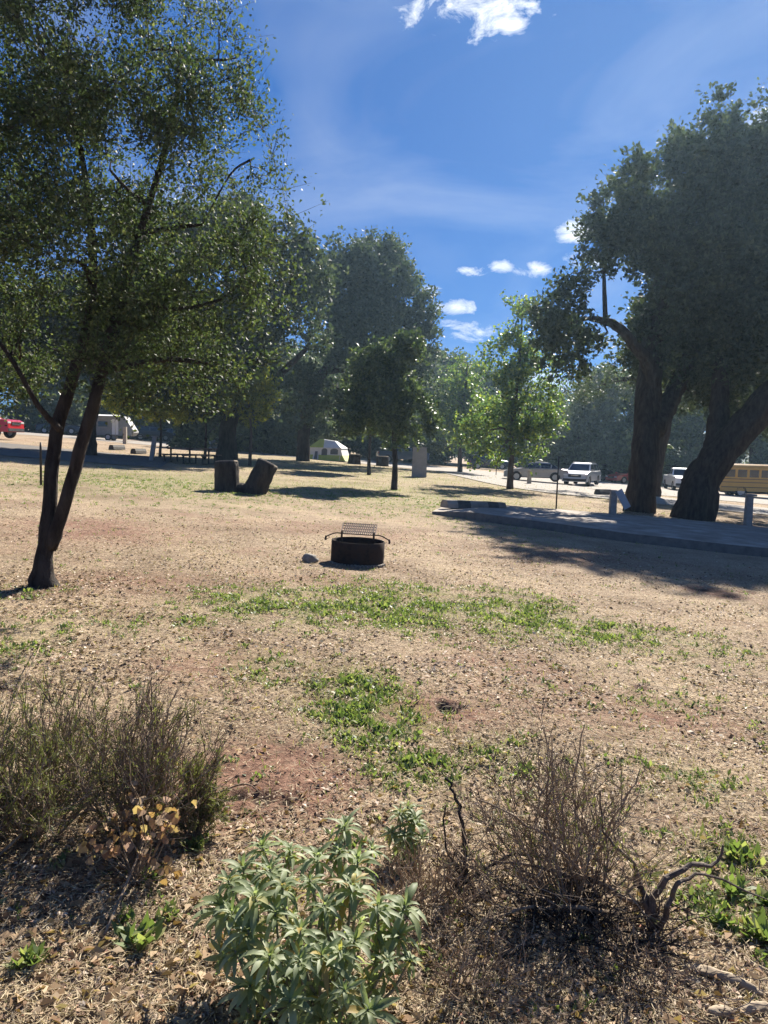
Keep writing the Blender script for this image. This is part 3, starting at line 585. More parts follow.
# low shrubs closing the view under the far crowns
def bush_thing(seed, leaf, label):
    rg = np.random.RandomState(seed)
    lb = [(rg.uniform(-2.2, 2.2), rg.uniform(-1, 1), rg.uniform(.7, 1.6), rg.uniform(.9, 1.5), rg.uniform(.8, 1.2), rg.uniform(.7, 1.1)) for _ in range(6)]
    return tree('shrub', (0, 0, 0), [([(0, 0, -.1), (.1, 0, .5), (.2, 0, 1.1)], [.1, .07, .03])], lb, label, leaf, 'bark_dark', ncl=150, per=50, shoots=5, slen=.6, lsize=.26, twigr=.03, seed=seed, cat='shrub', group='shrubs under the far trees')
sp = [bush_thing(71, 'leaf_far', ''), bush_thing(72, 'leaf_grey', '')]
usedb = set()
SH = [(278, 74, 1, 'tall grey green shrub between the thick oak trunk and the tent'), (250, 72, 0, 'dark leafy shrub just right of the thick oak trunk'), (-30, 90, 0, 'dark shrub behind the front wheel of the red pickup'), (45, 86, 1, 'grey green shrub between the red pickup and the near oak trunk'), (90, 88, 0, 'dark shrub left of the white trailer'), (140, 96, 1, 'grey green shrub right of the white trailer'),
      (190, 97, 0, 'dark shrub behind the dark cars at left'), (240, 90, 1, 'grey green shrub right of the thick oak trunk'), (268, 88, 0, 'dark shrub left of the small pale canopy'), (300, 86, 1, 'grey green shrub touching the left end of the tent'),
      (350, 95, 0, 'dark shrub behind the right end of the tent'), (388, 98, 1, 'grey green shrub behind the dark blue pickup'), (430, 93, 0, 'dark shrub right of the grey cabinet'), (490, 104, 1, 'grey green shrub behind the sycamore trunks'),
      (530, 98, 0, 'dark shrub behind the roof of the silver sedan'), (570, 92, 0, 'dark shrub left of the silver suv roof'), (610, 80, 0, 'dark shrub right behind the silver suv'), (655, 86, 1, 'grey green shrub behind the far red car'),
      (700, 90, 0, 'dark shrub behind the leaning oak base'), (780, 88, 1, 'grey green shrub behind the bus')]
for i, (px, d_, k, lab) in enumerate(SH):
    o = sp[k] if k not in usedb else copy_thing(sp[k]); usedb.add(k)
    o.location = tuple(PD(px, d_)); s = 1.9+.3*math.sin(i*2.1); o.scale = (s*1.2, s, s); o.rotation_euler[2] = i*.9; o['label'] = lab
# far wooded ridge
def ridge():
    v = []; f = []; n = 140; m_ = 10
    for i in range(n):
        a = math.radians(-75+150*i/(n-1)); hgt = 13+9*vnoise(i*.11, 0, 1, 5)+3*vnoise(i*.5, 0, 1, 6)
        for j in range(m_):
            r = 240+j*14; t = j/(m_-1); z = hgt*math.sin(t*math.pi*.5)-8 + 1.2*float(vnoise(i*.7, j*.9, 1, 8))
            v.append((r*math.sin(a), r*math.cos(a), z))
    for i in range(n-1):
        for j in range(m_-1): f.append((i*m_+j, (i+1)*m_+j, (i+1)*m_+j+1, i*m_+j+1))
    struct(MB().add(v, f).build('hills', surf('hill_scrub', (.06, .08, .045), (.13, .14, .08), .25, .95), smooth_=True))
ridge()

# ------------------------------------------------------------------ camp furniture
# fire ring with raised grill
def fire_ring(loc, rz, label, grill=True, R=.38, hh=.32, group=None, tilt=0):
    root = empty('fire_ring', loc, label, 'fire ring', group, rz); root.rotation_euler[1] = tilt
    b = MB(); n = 40; v = []; f = []
    for k, (r, z) in enumerate([(R, -.05), (R, hh*.5), (R, hh), (R-.008, hh+.004), (R-.016, hh), (R-.016, -.05)]):
        for i in range(n):
            a = 2*math.pi*i/n; v.append((r*math.cos(a), r*math.sin(a), z))
    for k in range(5):
        for i in range(n): f.append((k*n+i, k*n+(i+1) % n, (k+1)*n+(i+1) % n, (k+1)*n+i))
    b.add(v, f).build('ring', M['rust'], root, True)
    a = MB(); rg = np.random.RandomState(5); v = []; f = []
    for k in range(7):
        for i in range(24):
            r = (R-.03)*k/6+.001; an = 2*math.pi*i/24; v.append((r*math.cos(an), r*math.sin(an), .06+.05*rg.rand()-.03*k/6))
    for k in range(6):
        for i in range(24): f.append((k*24+i, k*24+(i+1) % 24, (k+1)*24+(i+1) % 24, (k+1)*24+i))
    a.add(v, f).build('ash_bed', M['ash'], root)
    fl = MB()
    for i in range(20):
        an = math.pi*(1.15+.75*i/19); fl.box((math.cos(an)*(R+.025), math.sin(an)*(R+.025), .012), (.045, .03, .02+.02*rg.rand()), rz=an+rg.rand())
    fl.build('ground_flange', M['rock'], root)
    if grill:
        g = MB(); w = .235; z0 = hh+.085; ry = -.17; dz = .11
        # sloped grate: frame and cross bars
        def gp(u, t): return (u*w*(1+.04*t), ry+.02+t*.36, z0+.02+t*dz)
        for t in (0, 1): g.tube([gp(-1, t), gp(1, t)], .008, 6)
        for u in (-1, 1): g.tube([gp(u, 0), gp(u, 1)], .008, 6)
        for i in range(1, 16): g.tube([gp(-1+2*i/16, 0), gp(-1+2*i/16+.10*(i < 15), 1)], .0095, 5)
        for t in (.25, .5, .75): g.tube([gp(-1, t), gp(1, t)], .006, 5)
        g.build('grate', M['grate'], root)
        for s in (-1, 1):
            MB().box((s*.225, ry-.0, hh+.03), (.026, .008, .24)).build('upright', M['rust'], root)
            h = MB(); h.tube(curve([(s*.225, ry, hh+.11), (s*.30, ry-.005, hh+.112), (s*.37, ry-.01, hh+.09), (s*.44, ry-.02, hh+.055)], 8), .009, 6)
            h.tube([(s*.44, ry-.02, hh+.065), (s*.45, ry-.02, hh+.03), (s*.445, ry-.02, hh+.005)], .016, 6); h.build('handle', M['rust'], root)
    return root
fp = P(356, 567); fire_ring(fp+np.array([0, .38, 0]), math.radians(-2), 'dark steel fire ring with a raised slotted grill and side handles', tilt=math.radians(1.7))
def rock(loc, size, label, seed=1, m='rock', name='rock', cat='rock', group=None):
    bm = bmesh.new(); bmesh.ops.create_icosphere(bm, subdivisions=3, radius=1)
    for v in bm.verts:
        n_ = mnoise.noise(v.co*1.3+Vector((seed*3.1, 0, 0)))*.35+mnoise.noise(v.co*3.5+Vector((seed, 5, 0)))*.12
        v.co *= 1+n_; v.co.x *= size[0]; v.co.y *= size[1]; v.co.z *= size[2]
    me = bpy.data.meshes.new(name); bm.to_mesh(me); bm.free(); me.materials.append(M[m]); me.shade_smooth()
    o = bpy.data.objects.new(name, me); sc.collection.objects.link(o); o.location = (loc[0], loc[1], loc[2]+size[2]*.55); return tag(o, label, cat, group)
rock(P(310, 562), (.11, .09, .075), 'rounded grey rock on the dirt left of the fire ring', 2)

# twin cut stump
bs = P(246, 493)
ds = float(np.dot(bs-CAM, _fw)); root = empty('tree_stump', bs, 'pair of cut grey brown trunks rising in a V from one base', 'tree stump')
def stump_part(p0, p1, r0, r1, tiltv, seed):
    m_ = MB(); c = curve([p0, (np.array(p0)+np.array(p1))/2, p1], 9); r = np.interp(np.linspace(0, 1, 9), [0, .2, 1], [r0*1.22, r0, r1]); m_.tube(c, r, 22, jit=.05, seed=seed)
    st = m_.build('stem', M['bark_dark'], root, True)
    t = unit(np.array(p1)-np.array(p0)); MB().tube([np.array(p1)+t*.001, np.array(p1)+t*.035], [r1*.97, r1*.9], 22, jit=.03, seed=seed).build('cut_face', M['cutwood'], st)
k = ds/F
def rel(x, y, dd=0): return Q(x, y, ds+dd)-bs
stump_part(rel(228, 496), rel(227, 462), .35, .33, 0, 1)
stump_part(rel(251, 497, .1), rel(268, 463, .1), .33, .30, 0, 2)
MB().tube(curve([rel(224, 492), rel(240, 489), rel(252, 492)], 8), [.12, .2, .15], 10, jit=.08).build('root_flare', M['bark_dark'], root, True)
# far stumps
for i, (px, py, w, lab) in enumerate([(254, 450, 1.3, 'low dark stump right of the thick oak trunk in the distance'), (279, 451, 1.2, 'low dark stump below the small pale canopy'),
                                      (354, 464, .95, 'dark block like stump to the right of the tent'), (382, 466, 1.0, 'dark stump behind the trunks of the small oaks')]):
    p = P(px, py); d_ = float(np.dot(p-CAM, _fw)); hh = 9.5*d_/F; r = 6.3*d_/F
    rt_ = empty('tree_stump', p, lab, 'tree stump', 'cut stumps on the far lawn')
    MB().tube([(0, 0, -.1), (.0, 0, .15), (.02, 0, hh*.6), (.03, 0, hh)], [r*1.1, r, r*.96, r*.95], 16, jit=.05, seed=i).build('stem', M['bark_dark'], rt_, True)
    MB().tube([(.03, 0, hh+.002), (.03, 0, hh+.03)], [r*.9, r*.86], 16, jit=.03, seed=i).build('cut_face', M['cutwood'], rt_)

# picnic table
def picnic(loc, rz, label, L_=2.6, s=1.0):
    root = empty('picnic_table', loc, label, 'picnic table', None, rz)
    t = MB()
    for j in range(5): t.box((0, -.32+j*.16, .76), (L_, .145, .045))
    t.build('table_top', M['wood'], root)
    for y in (-.78, .78):
        b = MB()
        for j in (-.08, .08): b.box((0, y+j, .45), (L_, .15, .045))
        b.build('bench', M['wood'], root)
    for x in (-L_*.38, 0, L_*.38):
        f = MB(); f.box((x, 0, .37), (.06, .09, .74)).box((x, 0, .405), (.05, 1.75, .045)).box((x, 0, .715), (.05, .72, .04)).box((x, 0, .02), (.07, 1.2, .05))
        for y in (-.74, .74): f.box((x, y, .2), (.06, .07, .42))
        f.build('leg_frame', M['iron'], root)
pt = P(187, 464); picnic(pt+np.array([0, .5, 0]), math.radians(-9), 'long dark wooden picnic table with benches in the shade on the left')

# concrete pad with wheel stop
def pad():
    fr = [P(432, 514), P(500, 524), P(560, 532), P(640, 543), P(768, 557), P(900, 574)]
    bk = [P(446, 507), P(510, 512), P(575, 517), P(650, 523), P(768, 534), P(900, 545)]
    n = 90; a = curve(fr, n); b = curve(bk, n); v = []; f = []; k = 6; jr = np.random.RandomState(3); a[1:-1, 1] += .035*np.cumsum(jr.randn(n-2))*.25+.012*jr.randn(n-2)
    top = lambda p: float(gz(p[0], p[1]))+.20*min(1.0, .35+np.linalg.norm(p-fr[0])/2.0)
    for i in range(n):
        for j in range(k):
            p = a[i]+(b[i]-a[i])*j/(k-1); v.append((p[0], p[1], top(a[i]+(b[i]-a[i])*0) + (float(gz(p[0], p[1]))-float(gz(a[i][0], a[i][1]))) ))
    for i in range(n-1):
        for j in range(k-1): f.append((i*k+j, (i+1)*k+j, (i+1)*k+j+1, i*k+j+1))
    o = struct(MB().add(v, f).build('parking_pad', M['concrete']))
    s = MB(); top_ = np.array(v).reshape(n, k, 3)
    ring_ = [top_[i, 0] for i in range(n)]+[top_[n-1, j] for j in range(1, k)]+[top_[i, k-1] for i in range(n-2, -1, -1)]+[top_[0, j] for j in range(k-2, 0, -1)]
    q = len(ring_); cc = np.mean(ring_, 0)
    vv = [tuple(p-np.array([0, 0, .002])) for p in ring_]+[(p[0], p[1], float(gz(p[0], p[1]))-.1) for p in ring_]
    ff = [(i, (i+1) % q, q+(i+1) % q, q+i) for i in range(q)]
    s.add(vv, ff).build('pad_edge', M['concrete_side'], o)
    return top_
pt_ = pad()
def wheel_stop(a, b, label, w=.17, h=.15, bands=(), z=0, m='concrete', group=None):
    a = np.array(a); b = np.array(b); L_ = np.linalg.norm(b-a); c = (a+b)/2; ang = math.atan2(b[1]-a[1], b[0]-a[0]); dz = (b[2]-a[2])/L_
    root = empty('wheel_stop', c+np.array([0, 0, z]), label, 'wheel stop', group, ang); root.rotation_euler[1] = -math.atan(dz)
    prof = [(-w*.6, 0), (w*.6, 0), (w*.55, h*.55), (w*.35, h), (-w*.35, h), (-w*.55, h*.55)]
    m_ = MB(); m_.add([(x_, y, z_) for x_ in (-L_/2, L_/2) for y, z_ in prof], [tuple(range(6)), tuple(range(11, 5, -1))]+[(j, 6+j, 6+(j+1) % 6, (j+1) % 6) for j in range(6)])
    m_.build('stop_body', M[m], root, bevel=.012)
    for t0, t1 in bands:
        q = MB(); e = .004; pr = [(y*(1+e*8), z_+e if z_ > .01 else z_) for y, z_ in prof]
        q.add([(x_, y, z_) for x_ in (-L_/2+L_*t0, -L_/2+L_*t1) for y, z_ in pr], [tuple(range(6)), tuple(range(11, 5, -1))]+[(j, 6+j, 6+(j+1) % 6, (j+1) % 6) for j in range(6)])
        q.build('dark_band', M['stop_dark'], root)
wa = P(444, 513); wb = P(503, 515); zz = .18
wheel_stop(wa+[0, .15, 0], wb+[0, .15, 0], 'pale concrete wheel stop with two dark bands on the end of the parking pad', w=.34, h=.22, bands=((.17, .38), (.68, .86)), z=.14)
for (x0, x1, y_, lab) in [(597, 609, 495, 'dark wheel stop on the gravel left of the post with blue panel'), (570, 592, 486, 'low pale wheel stop in front of the silver suv'),
                          (111, 123, 450, 'small dark wheel stop in the shaded left bay, nearer the forked oak'), (133, 144, 454, 'small dark wheel stop beside the pale leaning post')]:
    p0, p1 = P(x0, y_), P(x1, y_); wheel_stop(p0, p1, lab, w=.3, h=.3 if x0 != 570 else .15, m='stop_dark' if 'dark' in lab else 'concrete', z=.02, group='low wheel stops at far parking bays')

# posts
def post(loc, h, w, label, lean=0, panel=None, rz=0, m='post_grey', cap=None, cat='post', name='post'):
    root = empty(name, loc, label, cat, None, rz)
    b = MB(); b.add([(x*w/2, y*w/2, -.1) for x in (-1, 1) for y in (-1, 1)]+[(x*w/2*.92+lean, y*w/2*.92, h) for x in (-1, 1) for y in (-1, 1)],
                    [(0, 1, 3, 2), (4, 6, 7, 5), (0, 4, 5, 1), (2, 3, 7, 6), (0, 2, 6, 4), (1, 5, 7, 3)]); b.build('shaft', M[m], root, bevel=.012)
    if panel:
        pw, ph, x, z, tilt = panel
        MB().box((x, -w*.5, z), (pw, .04, ph), ry=tilt).build('panel', M['panel'], root, bevel=.01)
        MB().tube([(0, 0, h*.92), (x, -w*.4, z+ph*.3)], .018, 6).build('bracket', M['iron'], root)
    if cap: MB().box((lean, 0, h+.03), (cap, cap, .06)).build('cap', M[m], root, bevel=.01)
    return root
p = P(612, 521); dp = float(np.dot(p-CAM, _fw)); post(p, 31*dp/F, .20, 'pale square post with a slanting blue panel in front of the big oak', panel=(.22, .62, .27, 31*dp/F*.72, math.radians(-30)), cat='post with panel')
p = P(747, 532); dp = float(np.dot(p-CAM, _fw)); o_ = post(p, 36*dp/F, .20, 'grey concrete post with a short top cap near the yellow bus', cap=.32)
p = P(151, 461); dp = float(np.dot(p-CAM, _fw)); post(p, 24*dp/F, .20, 'pale leaning post left of the picnic table', lean=.18, cap=.26)
p = P(125, 444); dp = float(np.dot(p-CAM, _fw)); post(p, 17*dp/F, .30, 'pale wooden post by the white trailer', m='wood_pale')
p = P(529, 484); dp = float(np.dot(p-CAM, _fw)); post(p, 14*dp/F, .26, 'short tan post in front of the silver sedan', m='wood_pale')
# lantern pole
p = P(556, 511); root = empty('lantern_pole', p, 'thin dark metal lantern pole on the dirt behind the parking pad', 'pole')
MB().tube([(0, 0, -.1), (0, 0, 1.0), (.01, 0, 1.85)], [.028, .025, .022], 8).build('shaft', M['iron'], root, True)
MB().tube(curve([(0.01, 0, 1.78), (.12, 0, 1.86), (.2, 0, 1.80)], 7), .012, 6).build('hook', M['iron'], root, True)
p = P(41, 485); root = empty('lantern_pole', p, 'thin dark stake just left of the forked oak trunk', 'pole'); MB().tube([(0, 0, -.1), (0, 0, .9), (0, 0, 1.05)], [.03, .028, .02], 8).build('shaft', M['iron'], root, True)
# grey cabinet slab
p = P(419, 477); dp = float(np.dot(p-CAM, _fw)); hh = 29*dp/F; root = empty('utility_cabinet', p, 'tall plain grey box standing on the lawn', 'cabinet', None, math.radians(-3))
MB().box((0, 0, hh/2), (15*dp/F, .35, hh), taper=(.93, .95)).build('body', M['cabinet'], root, bevel=.02)
MB().box((0, 0, hh+.02), (15*dp/F*.96, .38, .05)).build('lid', M['cabinet'], root, bevel=.01)
MB().box((0, -.183, hh*.5), (15*dp/F*.78, .012, hh*.84), taper=(.97, 1)).build('door', M['cabinet'], root, bevel=.004)

# tent
def tent():
    d_ = 66.; p = PD(329, d_); k = d_/F
    root = empty('tent', p, 'white and lime cabin tent pitched on the far lawn', 'tent', None, math.radians(-14))
    L_, D_ = 36*k, 24*k; hw = 13*k; hr = 21*k; x0, x1 = -L_/2, L_/2
    # lime lower walls
    lo = MB(); z1 = hw*.42
    B0 = [(x0-.35, -D_/2-.25), (x1+.35, -D_/2-.25), (x1+.35, D_/2+.25), (x0-.35, D_/2+.25)]; B1 = [(x0+.02, -D_/2), (x1-.02, -D_/2), (x1-.02, D_/2), (x0+.02, D_/2)]
    B2 = [(x0+.2, -D_/2+.12), (x1-.25, -D_/2+.12), (x1-.25, D_/2-.12), (x0+.2, D_/2-.12)]
    lo.add([(x, y, 0) for x, y in B0]+[(x, y, z1) for x, y in B1], [(0, 1, 5, 4), (1, 2, 6, 5), (2, 3, 7, 6), (3, 0, 4, 7)]); lo.build('lower_wall', M['tent_l'], root)
    up = MB(); up.add([(x, y, z1) for x, y in B1]+[(x, y, hw) for x, y in B2], [(0, 1, 5, 4), (1, 2, 6, 5), (2, 3, 7, 6), (3, 0, 4, 7)]); up.build('upper_wall', M['tent_w'], root)
    rf = MB(); rx0, rx1 = x0+L_*.28, x1-L_*.30
    e = [(x0+.1, -D_/2+.02, hw-.05), (x1-.15, -D_/2+.02, hw-.05), (x1-.15, D_/2-.02, hw-.05), (x0+.1, D_/2-.02, hw-.05)]
    rf.add(e+[(rx0, -.3, hr), (rx1, -.3, hr-.15), (rx1, .3, hr-.15), (rx0, .3, hr)], [(0, 1, 5, 4), (1, 2, 6, 5), (2, 3, 7, 6), (3, 0, 4, 7), (4, 5, 6, 7)]); rf.build('roof', M['tent_w'], root)
    g = MB(); g.add([(x0+.08, -D_/2, hw-.03), (x0+L_*.45, -D_/2, hw-.02), (rx0+.35, -.33, hr+.01), (rx0, -.33, hr+.01)], [(0, 1, 2, 3)])
    g.add([(x0+.07, -D_/2, hw-.03), (rx0-.02, -.3, hr+.01), (rx0-.02, .3, hr+.01), (x0+.07, D_/2, hw-.03)], [(0, 1, 2, 3)]); g.build('roof_panel', M['tent_l'], root)
    fx = lambda t: x0+.1+(L_-.3)*t
    for i, (t0, t1, a, b) in enumerate([(.68, .92, .5, .88), (.40, .58, .36, .9)]):
        w_ = MB(); yy = -D_/2-.02; n = 8
        pts = [(fx(t0), z1*.9 if i else hw*.48), (fx(t1), z1*.9 if i else hw*.48), (fx(t1), hw*.78)]+[(fx((t0+t1)/2)+(fx(t1)-fx(t0))/2*math.cos(q), hw*.78+hw*.14*math.sin(q)) for q in np.linspace(.2, math.pi-.2, 6)]+[(fx(t0), hw*.78)]
        w_.add([(x, yy+.13*max(0, (z-z1))/(hw-z1), z) for x, z in pts], [tuple(range(len(pts)))]).build('window', M['mesh'], root)
    d_m = MB(); d_m.add([(fx(.14), -D_/2-.23, .06), (fx(.33), -D_/2-.23, .06), (fx(.30), -D_/2+.08, hw*.9), (fx(.17), -D_/2+.08, hw*.9)], [(0, 1, 2, 3)]).build('door', M['tent_w'], root)
    d_s = MB(); d_s.add([(fx(.19), -D_/2-.25, .1), (fx(.30), -D_/2-.25, .1), (fx(.28), -D_/2+.05, hw*.8), (fx(.20), -D_/2+.05, hw*.8)], [(0, 1, 2, 3)]).build('door_screen', M['mesh'], root)
    for x, y in [(x0+.2, -D_/2+.1), (x1-.2, -D_/2+.1)]:
        MB().tube([(x-.02, y-.35, 0), (x, y-.14, z1), (x, y-.03, hw)], .025, 6).build('pole', M['tent_w'], root)
tent()
# small canopy
p = PD(281, 82); root = empty('shade_canopy', p, 'small pale blue topped canopy left of the tent in the distance', 'canopy')
MB().add([(-1, -.8, 2.05), (1, -.8, 2.05), (1, .8, 2.05), (-1, .8, 2.05), (0, 0, 2.35)], [(0, 1, 4), (1, 2, 4), (2, 3, 4), (3, 0, 4)]).build('cover', M['p_lblue'], root)
for x in (-.95, .95):
    for y in (-.75, .75): MB().box((x, y, 1.02), (.06, .06, 2.06)).build('leg', M['post_grey'], root)

# ------------------------------------------------------------------ vehicles  (length along x, front at +x)
def wheel(root, x, y, r, w=.24):
    m_ = MB(); n = 24; v = []; f = []
    prof = [(r*.62, -w/2), (r*.93, -w/2), (r, -w*.35), (r, w*.35), (r*.93, w/2), (r*.62, w/2)]
    for rr_, yy in prof:
        for i in range(n):
            a = 2*math.pi*i/n; v.append((x+rr_*math.cos(a), y+yy, r+rr_*math.sin(a)))
    for k in range(6):
        for i in range(n): f.append((k*n+i, k*n+(i+1) % n, ((k+1) % 6)*n+(i+1) % n, ((k+1) % 6)*n+i))
    t = m_.add(v, f).build('wheel', M['tyre'], root, True)
    r_ = MB(); s = 1 if y > 0 else -1
    for k in range(6):
        a = k*math.pi/3; r_.box((x+math.cos(a)*r*.32, y+s*w*.4, r+math.sin(a)*r*.32), (r*.6, .03, r*.17), ry=-a)
    r_.tube([(x, y+s*w*.28, r), (x, y+s*w*.34, r)], r*.61, 20); r_.tube([(x, y+s*w*.3, r), (x, y+s*w*.46, r)], r*.14, 10)
    r_.build('rim', M['rim'], t)
def arch_prof(L_, zb, ws, r, pts_top):
    """lower outline with wheel arches, then the given top points (x,z) from front to rear"""
    out = [(-L_/2+.05, zb)]
    for wx in ws:
        for a in np.linspace(math.pi, 0, 9): out.append((wx+(r+.06)*math.cos(a), max(zb, r*.95+(r+.06)*math.sin(a))))
    out.append((L_/2-.05, zb)); return out+pts_top
def car(name, loc, rz, paint_, label, style='suv', group=None):
    S = dict(suv=dict(L=4.75, W=1.86, r=.37, ws=(-1.42, 1.42), zb=.30, H=1.70, belt=1.06, body=[(2.32, .55), (2.28, .88), (1.95, 1.02), (1.15, 1.10), (-2.25, 1.10), (-2.33, .75), (-2.30, .5)],
                      cab=[(1.18, 1.08), (.42, 1.62), (-.2, 1.70), (-1.55, 1.66), (-1.85, 1.58), (-2.22, 1.08)], pil=(-.35, -1.35)),
             sedan=dict(L=4.75, W=1.82, r=.34, ws=(-1.42, 1.40), zb=.26, H=1.45, belt=.93, body=[(2.33, .5), (2.28, .72), (1.9, .86), (1.1, .95), (-1.65, .98), (-2.3, .94), (-2.34, .6)],
                        cab=[(1.12, .93), (.35, 1.38), (-.2, 1.45), (-.9, 1.40), (-1.35, 1.22), (-1.95, .95)], pil=(-.30, -1.1)),
             pickup=dict(L=5.6, W=1.95, r=.43, ws=(-1.75, 1.75), zb=.42, H=1.95, belt=1.22, body=[(2.75, .62), (2.72, 1.12), (2.45, 1.24), (1.2, 1.30), (-.95, 1.30), (-.96, 1.24), (-2.75, 1.24), (-2.78, .7)],
                         cab=[(1.15, 1.28), (.55, 1.88), (.1, 1.95), (-.6, 1.92), (-.92, 1.28)], pil=(.05,)))[style]
    root = empty(name, loc, label, 'pickup truck' if style == 'pickup' else 'car', group, rz)
    Wd, L_, r = S['W'], S['L'], S['r']
    pr = arch_prof(L_, S['zb'], S['ws'], r, S['body'])
    b = MB(); v = []; n = len(pr)
    for yy, kx, dz in ((-Wd/2, .985, 0), (-Wd/2+.12, 1.0, .0), (Wd/2-.12, 1.0, .0), (Wd/2, .985, 0)):
        for x, z in pr: v.append((x*kx, yy*(1 if z < .75*S['belt'] or abs(yy) < Wd/2-.01 else .965), z-(.03 if abs(yy) > Wd/2-.01 and z > S['belt']*.95 else 0)))
    f = [tuple(range(n)), tuple(range(4*n-1, 3*n-1, -1))]+[(k_*n+j, (k_+1)*n+j, (k_+1)*n+(j+1) % n, k_*n+(j+1) % n) for k_ in range(3) for j in range(n)]
    b.add(v, f).build('body', M[paint_], root, bevel=.015)
    cb = S['cab']; hb, ht = Wd/2-.06, Wd/2-.26; zt = S['H']; zb_ = cb[0][1]
    hy = lambda z: hb+(ht-hb)*(z-zb_)/(zt-zb_)
    n = len(cb); c = MB(); c.add([(x, -hy(z), z) for x, z in cb]+[(x, hy(z), z) for x, z in cb], [tuple(range(n)), tuple(range(2*n-1, n-1, -1))]+[(j, n+j, n+(j+1) % n, (j+1) % n) for j in range(n)])
    c.build('cabin', M[paint_], root, bevel=.03)
    # side windows: inset copies of the side outline cut by pillars
    zlo, zhi = zb_+.06, zt-.13
    def xat(z, front):
        q = cb if front else cb[::-1]
        for (xa, za), (xb, zb2) in zip(q[:-1], q[1:]):
            if min(za, zb2) <= z <= max(za, zb2) and za != zb2: return xa+(xb-xa)*(z-za)/(zb2-za)
        return q[1][0]
    cuts = [xat(zlo, True)-.12]+list(S['pil'])+[xat(zlo, False)+.12]; tops = [xat(zhi, True)-.10]+list(S['pil'])+[xat(zhi, False)+.10]
    for s in (-1, 1):
        for k_ in range(len(cuts)-1):
            g = .04 if 0 < k_ else 0; g2 = .04 if k_ < len(cuts)-2 else 0
            q = [(cuts[k_]-g, zlo), (cuts[k_+1]+g2, zlo), (tops[k_+1]+g2, zhi), (tops[k_]-g, zhi)]
            MB().add([(x, s*(hy(z)+.006), z) for x, z in q]+[(x, s*(hy(z)-.01), z) for x, z in q], [(0, 1, 2, 3), (7, 6, 5, 4), (0, 4, 5, 1), (1, 5, 6, 2), (2, 6, 7, 3), (3, 7, 4, 0)]).build('side_window', M['glass'], root)
    def glassq(z0, z1, front, nm):
        xs0, xs1 = xat(z0, front), xat(z1, front); e = .012 if front else -.012
        MB().add([(xs0+e, -hy(z0)+.1, z0+.008), (xs0+e, hy(z0)-.1, z0+.008), (xs1+e, hy(z1)-.08, z1+.008), (xs1+e, -hy(z1)+.08, z1+.008)], [(0, 1, 2, 3)]).build(nm, M['glass'], root)
    glassq(zb_+.05, zt-.14, True, 'windscreen'); glassq(zb_+.12, zt-.2, False, 'rear_window')
    fx = max(p_[0] for p_ in S['body']); zf = S['body'][1][1]
    MB().box((fx-.0, 0, zf-.14), (.05, Wd*.5, .2)).build('grille', M['trim'], root, bevel=.01)
    MB().box((fx-.02, 0, S['zb']+.14), (.08, Wd*.92, .22)).build('bumper', M['trim'] if style != 'sedan' else M[paint_], root, bevel=.02)
    MB().box((fx+.012, 0, zf-.10), (.03, Wd*.3, .035)).build('badge_bar', M['chrome'], root)
    for s in (-1, 1):
        MB().box((fx-.06, s*(Wd/2-.24), zf-.08), (.12, .36, .13)).build('headlight', M['lamp'], root, bevel=.02)
        MB().box((-fx+.03, s*(Wd/2-.15), zf-.05), (.10, .25, .2)).build('tail_light', M['tail'], root, bevel=.02)
        MB().box((cb[0][0]-.15, s*(Wd/2+.06), zb_+.07), (.14, .2, .13)).build('mirror', M[paint_], root, bevel=.02)
        for wx in S['ws']: wheel(root, wx, s*(Wd/2-.13), r)
        if style == 'suv': MB().tube([(.3, s*(ht-.05), zt+.0), (.2, s*(ht-.05), zt+.05), (-1.4, s*(ht-.05), zt+.03), (-1.5, s*(ht-.05), zt-.04)], .02, 6).build('roof_rail', M['trim'], root)
    MB().box((0, 0, S['zb']+.1), (L_*.9, Wd*.8, .2)).build('underbody', M['trim'], root)
    for s in (-1, 1):
        for xx in (S['pil'][0]+.12, ): MB().box((xx-.35, s*(Wd/2+.0), S['belt']-.12), (.16, .03, .03)).build('door_handle', M['chrome'], root)
    return root
car('suv', P(585, 486)+[0, 1.0, .03], math.radians(-118), 'p_silver', 'silver suv facing the camera at an angle on the far gravel road', 'suv')
car('sedan', P(531, 482)+[.6, 1.5, .03], math.radians(170), 'p_grey', 'silver grey sedan seen side on behind the sycamore', 'sedan')
pr_ = PD(-22, 50); car('pickup_truck', pr_+[0, 0, .02], math.radians(-6), 'p_red', 'bright red pickup at the left edge with its hood showing', 'pickup')
car('pickup_truck', PD(403, 80)+[0, 0, .02], math.radians(8), 'p_blue', 'dark blue pickup behind the small dark oaks', 'pickup')
for (px, d_, c_, a, st, lab) in [(152, 88, 'p_black', 25, 'suv', 'dark parked suv nearest the white trailer'), (180, 90, 'p_blue', 40, 'suv', 'navy parked suv above the picnic table'),
                                 (206, 88, 'p_black', -30, 'sedan', 'dark parked sedan just left of the thick oak trunk'), (612, 78, 'p_black', 15, 'suv', 'dark suv parked behind the silver suv'),
                                 (632, 74, 'p_red', 200, 'sedan', 'red sedan half hidden behind the straight oak trunk'), (60, 84, 'p_black', 10, 'suv', 'dark suv behind the forked oak trunk'),
                                 (489, 86, 'p_black', 5, 'suv', 'dark suv behind the trunk of the taller sycamore')]:
    car('parked_car', PD(px, d_)+[0, 0, .02], math.radians(a), c_, lab, st, 'vehicles parked under the far trees')
car('pickup_truck', PD(682, 66)+[0, 0, .02], math.radians(-100), 'p_white', 'white pickup seen in the gap between the big oak trunks', 'pickup')

